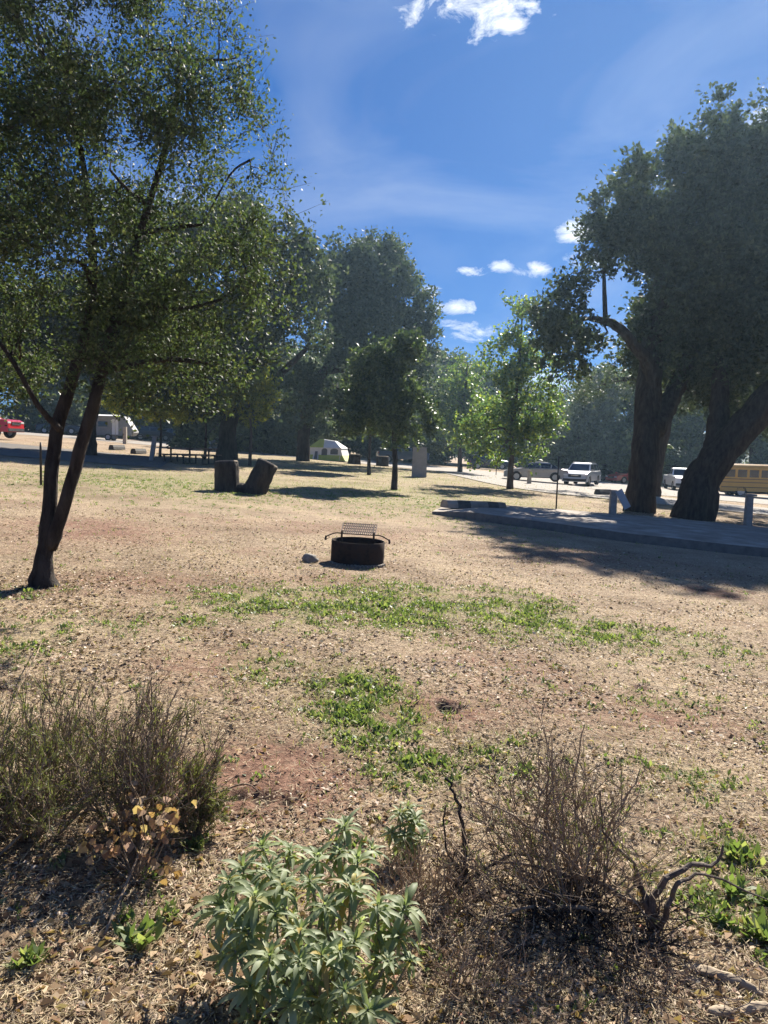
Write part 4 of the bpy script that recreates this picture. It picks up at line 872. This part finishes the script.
def bus():
    p = PD(775, 62); root = empty('bus', p+np.array([0, 0, .05]), 'yellow bus with a row of side windows at the right edge', 'bus', None, math.radians(-3))
    L_, W_, z0, z1 = 9.4, 2.4, .5, 2.75
    b = MB(); sec = [(-W_/2, z0), (W_/2, z0), (W_/2, z1-.35), (W_/2-.1, z1-.12), (W_/2-.35, z1), (-W_/2+.35, z1), (-W_/2+.1, z1-.12), (-W_/2, z1-.35)]
    b.add([(x, y, z) for x in (-L_/2, L_/2) for y, z in sec], [tuple(range(8)), tuple(range(15, 7, -1))]+[(j, 8+j, 8+(j+1) % 8, (j+1) % 8) for j in range(8)]); b.build('body', M['p_bus'], root, bevel=.04)
    for s in (-1, 1):
        for i in range(9):
            x = -L_/2+.75+i*.95; w = MB(); w.box((x, s*(W_/2+.008), 1.98), (.74, .03, .62)).build('window', M['glass'], root, bevel=.005)
        for z in (.85, 1.25, 1.52): MB().box((0, s*(W_/2+.01), z), (L_*.985, .03, .05)).build('rub_rail', M['trim'], root)
        for x in (-3.0, 2.9): wheel(root, x, s*(W_/2-.14), .48, .28)
    MB().box((-L_/2-.05, 0, .62), (.12, W_*.95, .25)).build('bumper', M['trim'], root)
    MB().box((-L_/2-.01, 0, 1.95), (.03, 1.5, .6)).build('rear_window', M['glass'], root)
    MB().box((0, 0, .45), (L_*.85, W_*.7, .25)).build('chassis', M['trim'], root)
    for s in (-1, 1): MB().box((-L_/2-.02, s*.95, 2.45), (.04, .16, .16)).build('tail_light', M['tail'], root)
bus()
def trailer():
    p = PD(113, 74); root = empty('camping_trailer', p, 'pale grey camping trailer with a sloped end behind the left bay', 'trailer', None, math.radians(4))
    b = MB(); b.prism([(-1.9, .5), (2.0, .5), (2.3, .9), (1.35, 2.4), (-1.7, 2.5), (-1.95, 2.3)], -1.0, 1.0); b.build('body', M['trailer_shaded'], root, bevel=.05)
    MB().box((-.7, -1.01, 1.6), (.9, .03, .5)).build('window', M['glass'], root); MB().box((.5, -1.01, 1.35), (.6, .03, 1.5)).build('door', M['tent_w'], root, bevel=.01)
    MB().box((-.4, -1.7, 2.42), (2.8, 1.4, .04), rx=.1).build('awning', M['tent_w'], root)
    for x in (-1.7, .9): MB().tube([(x, -2.35, 0), (x, -2.35, 2.33)], .03, 6).build('awning_pole', M['post_grey'], root)
    for y in (-.9, .9): wheel(root, -.2, y, .34)
    MB().tube([(2.1, 0, .5), (3.2, 0, .5)], .05, 6).build('drawbar', M['iron'], root)
trailer()

# ------------------------------------------------------------------ foreground plants
def shrub_sage(loc, tips, label, seed, lsc=1.0, low=26):
    """tips: world positions of the leafy shoot ends"""
    rg = np.random.RandomState(seed); loc = np.array(loc); root = empty('sage_plant', loc, label, 'plant')
    S = MB(); C = []; 
    def rosette(p, d, s, nl):
        out = []
        for i in range(nl):
            t = i/nl; az = i*2.399+rg.rand()*.4; el = 1.15-1.45*t+rg.randn()*.2; ln = s*(.45+.65*math.sin(min(1, t*1.3)*math.pi*.62))*rg.uniform(.85, 1.15); wd = ln*.215*rg.uniform(.75, 1.2)
            u = unit(np.cross(d, [.3, .5, .8])); w = np.cross(d, u); h = u*math.cos(az)+w*math.sin(az)
            pos = p-d*s*.35*t; n3 = []; ang = el; crl = .12+.38*rg.rand(); ln *= rg.uniform(.75, 1.15)
            for k_ in range(5):
                n3.append(pos); pos = pos+(h*math.cos(ang)+d*math.sin(ang))*ln/4; ang -= crl
            sdv = np.cross(h, d); sdv /= np.linalg.norm(sdv)
            ws = [.25, .85, 1.0, .75, .08]
            for k_ in range(4):
                up_ = d*.18*wd
                a0 = n3[k_]; a1 = n3[k_+1]
                C.append([a0+sdv*ws[k_]*wd/2+up_*ws[k_], a0, a1, a1+sdv*ws[k_+1]*wd/2+up_*ws[k_+1]]); C.append([a0, a0-sdv*ws[k_]*wd/2+up_*ws[k_], a1-sdv*ws[k_+1]*wd/2+up_*ws[k_+1], a1])
    for tp in tips:
        tp = np.array(tp); root0 = loc+np.array([rg.randn()*.05, rg.randn()*.05, -.01]); h = tp-root0
        mid = root0+h*np.array([.75, .75, .45])+rg.randn(3)*.015; c = curve([root0, mid, tp], 9); S.tube(c-loc, np.linspace(.007, .0035, 9), 5)
        d = unit(unit(c[-1]-c[-3])+np.array([0, -.15, .7])); rosette(tp-loc, d, .08*lsc*rg.uniform(.65, 1.25), 22)
        for q in (6, 4):
            if rg.rand() < .85: dd = unit(d+rg.randn(3)*.5); rosette(c[q]-loc+rg.randn(3)*.02, dd, .062*lsc, 12)
    me_v = np.array(C).reshape(-1, 3)
    V = np.array(C); o = quads('foliage', V, M['sage'], root)
    # weld so that each leaf is one island
    bm = bmesh.new(); bm.from_mesh(o.data); bmesh.ops.remove_doubles(bm, verts=bm.verts, dist=.00002); bm.to_mesh(o.data); bm.free(); o.data.shade_smooth()
    S.build('stems', M['stem_sage'], root, True); return root
sg = P(315, 1010)
tips = []
for (px, py, dp_) in [(228, 880, 0), (243, 868, .1), (270, 868, .08), (282, 885, -.05), (255, 895, -.12), (232, 912, -.1), (248, 930, -.16), (275, 912, -.14), (300, 930, -.2), (322, 955, -.25), (340, 950, -.22), (262, 845, .2), (290, 850, .2), (318, 855, .15),
                      (345, 825, .3), (340, 850, .2), (358, 860, .15), (372, 848, .3), (352, 885, 0), (378, 905, -.05), (400, 935, -.05), (405, 905, .02), (388, 960, -.15), (310, 880, 0), (325, 905, -.08), (300, 960, -.28), (345, 990, -.32), (235, 950, -.2),
                      (250, 985, -.25), (410, 960, -.1), (290, 1000, -.34), (368, 1010, -.3), (222, 905, 0), (270, 955, -.26), (355, 940, -.18)]:
    tips.append(Q(px, py, float(np.dot(sg-CAM, _fw))+dp_*.9+.03))
shrub_sage(sg, tips, 'large silvery green leafy plant at the bottom centre', 5)
s2 = P(407, 858); d_s2 = float(np.dot(s2-CAM, _fw))
shrub_sage(s2, [Q(400, 812, d_s2), Q(415, 820, d_s2), (Q(408, 806, d_s2+.05)), Q(392, 832, d_s2-.03), Q(422, 838, d_s2-.03), Q(405, 835, d_s2-.06)], 'small silvery green plant just above the large one', 6, lsc=.85)

def twiggy(name, loc, h, w, label, seed, nstem=60, leafy=0.0, leafm='needle', stemm='twig', lean=(0, 0), thick=.006, sub=5, curl=.25, spr=.55, wob=.009, cat='shrub', nl=14, lsz=.014, extra=None):
    rg = np.random.RandomState(seed); loc = np.array(loc); root = empty(name, loc, label, cat); S = MB(); LP = []; LA_ = []
    for i in range(nstem):
        az = rg.rand()*6.283; spread = abs(rg.randn())*spr; r = min(1.1, spread)
        st = np.array([math.cos(az), math.sin(az), 0])*rg.rand()*.07*w; L_ = h*rg.uniform(.4, 1.08)*(1-.35*r)
        tip = st+np.array([math.cos(az)*w*.5*r*1.25+lean[0]*h, math.sin(az)*w*.5*r*1.25+lean[1]*h, L_])
        mid = (st+tip)/2+np.array([math.cos(az)*w*.10, math.sin(az)*w*.10, -L_*.06])+rg.randn(3)*.02
        c = curve([st-[0, 0, .03], mid, tip], 8)+np.vstack([np.zeros(3), rg.randn(7, 3)*wob]); S.tube(c, np.linspace(thick*rg.uniform(.6, 1.2), .0012, 8), 4, cap=False)
        for k_ in range(sub):
            q = rg.randint(2, 7); b = c[q]; d = unit(unit(c[q]-c[q-1])+rg.randn(3)*.55+[0, 0, .1]); l2 = h*rg.uniform(.12, .32)
            m2 = b+d*l2*.5+rg.randn(3)*l2*.06; e = b+d*l2+np.array([0, 0, l2*.15]); S.tube([b, m2, e], [.0022, .0016, .0008], 3, cap=False)
            for k3 in range(2):
                d3 = unit(d+rg.randn(3)*.5); S.tube([m2, m2+d3*l2*.4], [.0013, .0007], 3, cap=False)
                if rg.rand() < leafy:
                    for z in range(nl//2): LP.append(m2+d3*l2*.4*rg.rand()+rg.randn(3)*.004); LA_.append(d3+rg.randn(3)*.35)
            if rg.rand() < leafy:
                for z in range(nl): LP.append(b+d*l2*(.3+.75*rg.rand())+rg.randn(3)*.004); LA_.append(d+rg.randn(3)*.35+[0, 0, .3])
        if rg.rand() < leafy:
            for z in range(nl): t = 4+rg.rand()*3; q = int(t); LP.append(c[q]+(c[q+1]-c[q])*(t-q)+rg.randn(3)*.004); LA_.append(rg.randn(3)*.4+[0, 0, 1])
    if extra: extra(S, rg)
    S.build('stems', M[stemm], root)
    if LP:
        LP = np.array(LP); LA_ = np.array(LA_); s = lsz*(.6+.8*rg.rand(len(LP))); quads('foliage', leaves(LP, LA_, unit(rg.randn(len(LP), 3)), s*1.6, s*.28), M[leafm], root)
    return root
def hpx(p, n): return n*float(np.dot(p-CAM, _fw))/F
p = P(135, 832); twiggy('wispy_shrub', p, hpx(p, 165), hpx(p, 92), 'brown twiggy shrub with sparse green tips at lower left', 81, nstem=72, leafy=.24, sub=8, lean=(.10, 0), thick=.0042, spr=.8, nl=12)
p = P(28, 835); twiggy('wispy_shrub', p, hpx(p, 160), hpx(p, 120), 'greener feathery shrub against the left edge', 82, nstem=56, leafy=.6, sub=7, nl=16, thick=.004, spr=.7)
p = P(-45, 850); twiggy('wispy_shrub', p, hpx(p, 150), hpx(p, 120), 'feathery shrub cut off by the left edge, behind the greener one', 83, nstem=50, leafy=.7, sub=8, thick=.004)
p = P(197, 832); twiggy('wispy_shrub', p, hpx(p, 85), hpx(p, 34), 'small upright green wispy tuft right of the brown twiggy shrub', 84, nstem=42, leafy=.9, sub=5, nl=16, thick=.004)
p = P(85, 790); twiggy('wispy_shrub', p, hpx(p, 115), hpx(p, 110), 'low dense dark shrub between the two left shrubs', 85, nstem=50, leafy=.3, sub=8, thick=.004, spr=.9)
# right dry shrub
def gn(base_px, depth_off, paths, ref):
    def e(S, rg):
        d0 = float(np.dot(ref-CAM, _fw))
        for pts, r0, r1 in paths:
            c = curve([Q(x, y, d0+dd)-ref for x, y, dd in pts], 14); c[1:-1] += rg.randn(12, 3)*.006
            S.tube(c, np.linspace(r0, r1, 14), 7, jit=.08, seed=rg.randint(999))
    return e
p = P(570, 905)
twiggy('dry_shrub', p, hpx(p, 180), hpx(p, 130), 'leafless brown dry shrub with fine upright twigs at lower right', 91, nstem=44, leafy=.10, sub=11, thick=.0042, spr=1.1, wob=.016, lean=(-.12, 0), stemm='twig',
       extra=gn(0, 0, [([(640, 905, 0), (590, 880, .02), (540, 868, .05), (490, 860, .1)], .012, .004), ([(600, 900, 0), (560, 850, -.05), (520, 820, 0), (478, 800, .05)], .008, .003),
                       ([(585, 905, 0), (600, 850, .05), (625, 800, .05), (640, 770, .1)], .007, .002), ([(585, 905, 0), (560, 830, .05), (575, 770, .1), (585, 725, .1)], .007, .002),
                       ([(620, 915, -.1), (540, 905, -.15), (480, 925, -.2)], .008, .003)], p))
p = P(655, 935)
twiggy('gnarled_branch', p, hpx(p, 60), hpx(p, 60), 'gnarled bare woody branch curling up to the right of the dry shrub', 92, nstem=12, leafy=0, sub=5, thick=.004, stemm='gnarl', cat='dead plant',
       extra=gn(0, 0, [([(655, 940, 0), (652, 905, 0), (664, 880, 0), (690, 868, 0), (712, 865, .02), (723, 845, .03)], .016, .004), ([(655, 935, 0), (668, 912, -.03), (672, 890, -.03), (688, 880, 0), (712, 874, .05), (768, 900, .2)], .013, .003),
                       ([(655, 925, 0), (640, 890, .02), (636, 870, .05)], .014, .006), ([(652, 905, 0), (630, 860, .05), (605, 835, .1), (600, 790, .12)], .009, .003), ([(655, 940, 0), (600, 925, .05), (540, 900, .1)], .012, .004), ([(660, 940, 0), (662, 975, -.1), (655, 1000, -.12)], .012, .006)], p))
p = P(462, 885)
twiggy('charred_stem', p, hpx(p, 50), hpx(p, 60), 'thin blackened bare stems standing left of the dry shrub', 93, nstem=12, leafy=0, sub=4, thick=.004, stemm='twig_black', cat='dead plant',
       extra=gn(0, 0, [([(462, 885, 0), (462, 840, 0), (458, 800, 0), (445, 778, 0)], .008, .005), ([(462, 885, 0), (447, 850, 0), (446, 805, .02)], .006, .003), ([(462, 885, 0), (500, 860, .05), (540, 855, .1)], .007, .003)], p))
p = P(430, 905); twiggy('dry_grass_clump', p, hpx(p, 70), hpx(p, 90), 'rusty dry grass clump right of the large silvery plant', 94, nstem=80, leafy=0, sub=3, spr=1.0, thick=.002, stemm='twig_pale', cat='dry plant')
p = P(470, 985); twiggy('dry_grass_clump', p, hpx(p, 50), hpx(p, 150), 'matted dry grass clump at the bottom edge below the charred stems', 95, nstem=80, leafy=0, sub=4, spr=1.2, thick=.002, stemm='twig_pale', cat='dry plant')
p = P(575, 925); twiggy('dry_grass_clump', p, hpx(p, 45), hpx(p, 170), 'tangle of dead twigs coloured black for the shade under the dry shrub', 96, nstem=130, leafy=0, sub=7, spr=1.2, thick=.0035, stemm='twig_black', cat='dry plant')  # dark twig mat stands in for the black shadow beneath the shrub
p = P(640, 985); twiggy('dry_grass_clump', p, hpx(p, 26), hpx(p, 190), 'pale flattened straw spilling below the gnarled branch', 97, nstem=120, leafy=0, sub=5, spr=1.2, thick=.002, stemm='twig_pale', cat='dry plant')
# orange leaved plant
def orange_plant():
    p = P(135, 882); d0 = float(np.dot(p-CAM, _fw)); root = empty('dry_leaved_plant', p, 'withered plant with round orange tan leaves below the brown shrub', 'plant'); rg = np.random.RandomState(4); S = MB(); lp = []; la = []; ln_ = []
    for (x, y) in [(132, 795), (118, 825), (126, 832), (85, 845), (97, 852), (150, 830), (160, 822), (172, 818), (170, 828), (120, 850), (112, 840), (150, 840), (166, 868), (170, 875), (125, 885), (132, 890), (118, 893), (160, 880), (142, 815), (175, 812), (108, 905), (145, 850), (135, 862), (90, 838), (155, 862)]:
        e = Q(x, y, d0+rg.uniform(-.1, .15))-p; c = curve([rg.randn(3)*.02*[1, 1, 0], e*.5+rg.randn(3)*.02, e], 6); S.tube(c, np.linspace(.004, .0015, 6), 4)
        for k_ in range(6): lp.append(e+rg.randn(3)*.028); la.append(rg.randn(3)+[0, -.3, .2]); ln_.append(rg.uniform(.018, .042))
    lp = np.array(lp); nn = unit(rg.randn(len(lp), 3)*1.1+[0, -1, .5]); ax = unit(np.array(la)); sdv = unit(np.cross(nn, ax)); ax = np.cross(sdv, nn); ln_ = np.array(ln_)[:, None]; k6 = []
    for i in range(8):
        a = i*math.pi/4; k6.append(lp+ax*math.cos(a)*ln_*.5+sdv*math.sin(a)*ln_*.40*(1+.25*rg.randn(len(lp), 1))+nn*ln_*.22*(math.cos(2*a)))
    quads('leaves', np.stack(k6, 1), M['orange_leaf'], root, 8); S.build('stems', M['twig'], root, True)
orange_plant()
# bark slabs at lower right
for i, (px, py, sx, lab) in enumerate([(705, 975, .075, 'flat tan bark slab lying in the litter at lower right'), (735, 985, .09, 'longest reddish bark slab beside the tan one'), (755, 1012, .06, 'pinkish bark chunk in the bottom right corner'), (720, 1015, .05, 'small pinkish bark chunk left of the corner one')]):
    rock(P(px, py), (sx, .022, .018), lab, 10+i, m='bark_slab' if 'bark_slab' in M else 'cutwood', name='bark_slab', cat='bark', group='bark pieces at lower right')
    bpy.context.scene.collection.objects[-1].rotation_euler[2] = math.radians([-20, -35, 20, 10][i])
# fallen sticks
for i, (a, b, lab, m_) in enumerate([((15, 700), (42, 648), 'bare pale branch lying behind the left shrubs', 'twig_pale'), ((105, 940), (155, 815), 'thin pale twig leaning through the withered plant', 'twig_pale'),
                                     ((215, 798), (262, 805), 'short reddish stick lying on the bare soil', 'twig'), ((0, 860), (60, 820), 'crooked pale branch under the left shrub', 'twig_pale')]):
    p0 = P(*a)+[0, 0, .02]; p1 = P(*b)+[0, 0, .05]; md = (p0+p1)/2+np.array([.03, .0, .05])
    o = MB().tube(curve([p0, md, p1], 10)-p0, np.linspace(.005, .002, 10), 6, jit=.06).build('fallen_stick', M[m_], smooth_=True); o.location = tuple(p0); tag(o, lab, 'stick')

# ------------------------------------------------------------------ ground cover (nobody could count it)
def scatter(n, r0, r1, ang=38, seed=1, pw=1.0):
    rg = np.random.RandomState(seed); r = np.exp(rg.uniform(math.log(r0), math.log(r1), n)); a = np.radians(rg.uniform(-ang, ang, n))
    x, y = r*np.sin(a), r*np.cos(a); return x, y, rg
def gzn(x, y):
    R = np.hypot(x, y); nm = np.exp(-(R/14)**2); return gz(x, y)+nm*(.030*(fbm(x, y, 3.1, 1)-.5)+.018*(fbm(x, y, 14, 2)-.5))
# litter: curled leaf bits
x, y, rg = scatter(150000, 1.6, 16, seed=2); keep = rg.rand(len(x)) < np.clip(fbm(x, y, 1.9, 5)*3.2-1.0, .12, 1)*(1-.9*bare(x, y)); x, y = x[keep], y[keep]
for c_, sp_, k_ in ((bA, .45, 1500), (b1, 1.3, 2500), (b2, 1.4, 2500), (bs, .9, 1500), (P(560, 900), .35, 1800), (P(120, 850), .4, 1800), (P(310, 990), .3, 1200)):
    x = np.append(x, c_[0]+rg.randn(k_)*sp_); y = np.append(y, c_[1]+rg.randn(k_)*sp_)
n = len(x)
s = .0115*(.45+1.3*rg.rand(n)**2)*np.clip(1.15-.0*y, .6, 2)*(1+.5*(np.hypot(x, y) > 5)); c = np.stack([x, y, gzn(x, y)+.004+.006*rg.rand(n)], 1)
ax = unit(rg.randn(n, 3)*[1, 1, .25]); nn = unit(rg.randn(n, 3)*.45+[0, 0, 1]); stuff(quads('leaf_litter', leaves(c, ax, nn, s*1.5, s*.8, .3), M['litter']))
# bigger leaves close by
x, y, rg = scatter(5000, 1.6, 6, seed=3); n = len(x); s = .024*(.6+.8*rg.rand(n)); c = np.stack([x, y, gzn(x, y)+.012+.008*rg.rand(n)], 1)
keep = rg.rand(n) < np.clip(1.5-y*.28, .12, 1)*(1-.8*bare(x, y)); c = c[keep]; s = s[keep]; n = len(c)
stuff(quads('fallen_leaves', leaves(c, unit(rg.randn(n, 3)*[1, 1, .3]), unit(rg.randn(n, 3)*.6+[0, 0, 1]), s*1.5, s*.9, .35), M['dry_leaf']))
# straw
x, y, rg = scatter(190000, 1.6, 15, seed=4); keep = rg.rand(len(x)) < (.25+fbm(x, y, 1.7, 6)*.9)*(1-.8*bare(x, y)); x, y = x[keep], y[keep]; n = len(x)
ln = .045*(.4+rg.rand(n)); c = np.stack([x, y, gzn(x, y)+.008+.012*rg.rand(n)], 1); ax = unit(rg.randn(n, 3)*[1, 1, .22])
stuff(quads('straw', leaves(c, ax, unit(rg.randn(n, 3)*.5+[0, 0, 1]), ln, .0022+.0004*np.hypot(x, y), 0), M['straw']))
# weeds
def weeds():
    x, y, rg = scatter(95000, 2.2, 26, seed=6); g = green(x, y); R = np.hypot(x, y)
    keep = (rg.rand(len(x)) < np.clip((g-.09)*1.35, 0, .85)*np.clip(np.where(R > 5.6, fbm(x, y, 5.5, 12)*5-1.85, (fbm(x, y, 8, 12)*6-2.9)*.7), 0.03, 1)) | (rg.rand(len(x)) < .010); x, y, g = x[keep], y[keep], g[keep]
    for c_, sp_, q in ((bs, .55, 90), (bA, .35, 25), (b1, 1.2, 25), (bD, .4, 40), (bS, .6, 60)):
        x = np.append(x, c_[0]+rg.randn(q)*sp_); y = np.append(y, c_[1]-.3+rg.randn(q)*sp_*.6); g = np.append(g, np.full(q, .8))
    n = len(x); R = np.hypot(x, y); k_ = 12
    s = (.014+.030*rg.rand(n)**2)*(.75+.5*g); az = rg.rand(n, k_)*6.283; el = rg.uniform(.25, 1.25, (n, k_)); h = np.stack([np.cos(az)*np.cos(el), np.sin(az)*np.cos(el), np.sin(el)], -1)
    c0 = np.stack([x, y, gzn(x, y)], 1)[:, None]; off = rg.randn(n, k_, 3)*np.array([1, 1, .0])*s[:, None, None]*.8
    ln = s[:, None]*(.7+.8*rg.rand(n, k_)); c = c0+off+h*ln[..., None]*.5; ax = h; nn = unit(np.stack([-np.cos(az)*np.sin(el), -np.sin(az)*np.sin(el), np.cos(el)], -1)+rg.randn(n, k_, 3)*.25)
    stuff(quads('weeds', leaves(c.reshape(-1, 3), ax.reshape(-1, 3), nn.reshape(-1, 3), ln.reshape(-1), ln.reshape(-1)*.42, .2), M['weed'])); print('weeds', n)
weeds()
# grass blades
def grass():
    x, y, rg = scatter(120000, 3.0, 60, seed=8); g = green(x, y); keep = rg.rand(len(x)) < np.clip(g*.75+.03, 0, 1)*np.clip(fbm(x, y, 2, 14)*2-.4, .1, 1); x, y = x[keep], y[keep]; n = len(x); R = np.hypot(x, y)
    h = .03+.03*rg.rand(n)+.0012*R; w = .0025+.0005*R; ax = unit(rg.randn(n, 3)*.45+[0, 0, 1]); c = np.stack([x, y, gzn(x, y)], 1)+ax*h[:, None]*.45
    stuff(quads('grass', leaves(c, ax, unit(rg.randn(n, 3)), h, w, 0), M['grass']))
grass()
# named larger weeds close to the camera
def weed_plant(px, py, s, label, seed):
    p = P(px, py); rg = np.random.RandomState(seed); k_ = 46; az = rg.rand(k_)*6.283; el = rg.uniform(.2, 1.3, k_); h = np.stack([np.cos(az)*np.cos(el), np.sin(az)*np.cos(el), np.sin(el)], -1)
    ln = s*(.6+.6*rg.rand(k_)); off = rg.randn(k_, 3)*[1, 1, .15]*s*.35; off[:, 2] = abs(off[:, 2]); c = off+h*ln[:, None]*.5
    nn = unit(np.stack([-np.cos(az)*np.sin(el), -np.sin(az)*np.sin(el), np.cos(el)], -1)); o = quads('weed_plant', leaves(c, h, nn, ln, ln*.36, .2), M['weed']); o.location = tuple(p); tag(o, label, 'weed', 'leafy weeds close to the camera')
for i, (px, py, s, lab) in enumerate([(138, 942, .07, 'grey green leafy weed left of the silvery plant at bottom left'), (170, 918, .05, 'small weed between the withered plant and the silvery plant'), (197, 848, .05, 'weed at the foot of the small upright tuft'),
                                      (738, 858, .07, 'bright weed topmost at the right edge'), (735, 893, .07, 'bright weed right of the gnarled branch tip'), (757, 940, .08, 'biggest bright weed at the right edge near the bottom'), (718, 925, .06, 'weed right of the gnarled branch base'),
                                      (765, 905, .06, 'weed half cut by the right edge'), (30, 965, .06, 'weed in the shade at the bottom left corner'), (150, 880, .05, 'weed among the orange leaves')]):
    weed_plant(px, py, s, lab, 100+i)

# ------------------------------------------------------------------ air
def haze():
    def b(nt, N, L):
        v = _n(N, 'ShaderNodeVolumePrincipled', {'Density': HAZE, 'Anisotropy': .6}); v.inputs['Color'].default_value = (.50, .76, 1, 1)
        o = _n(N, 'ShaderNodeOutputMaterial'); L.new(v.outputs[0], o.inputs['Volume'])
    o = MB().box((0, 100, 8), (1200, 1300, 56)).build('haze', mat('haze', b)); stuff(o)
HAZE = .00045
haze()
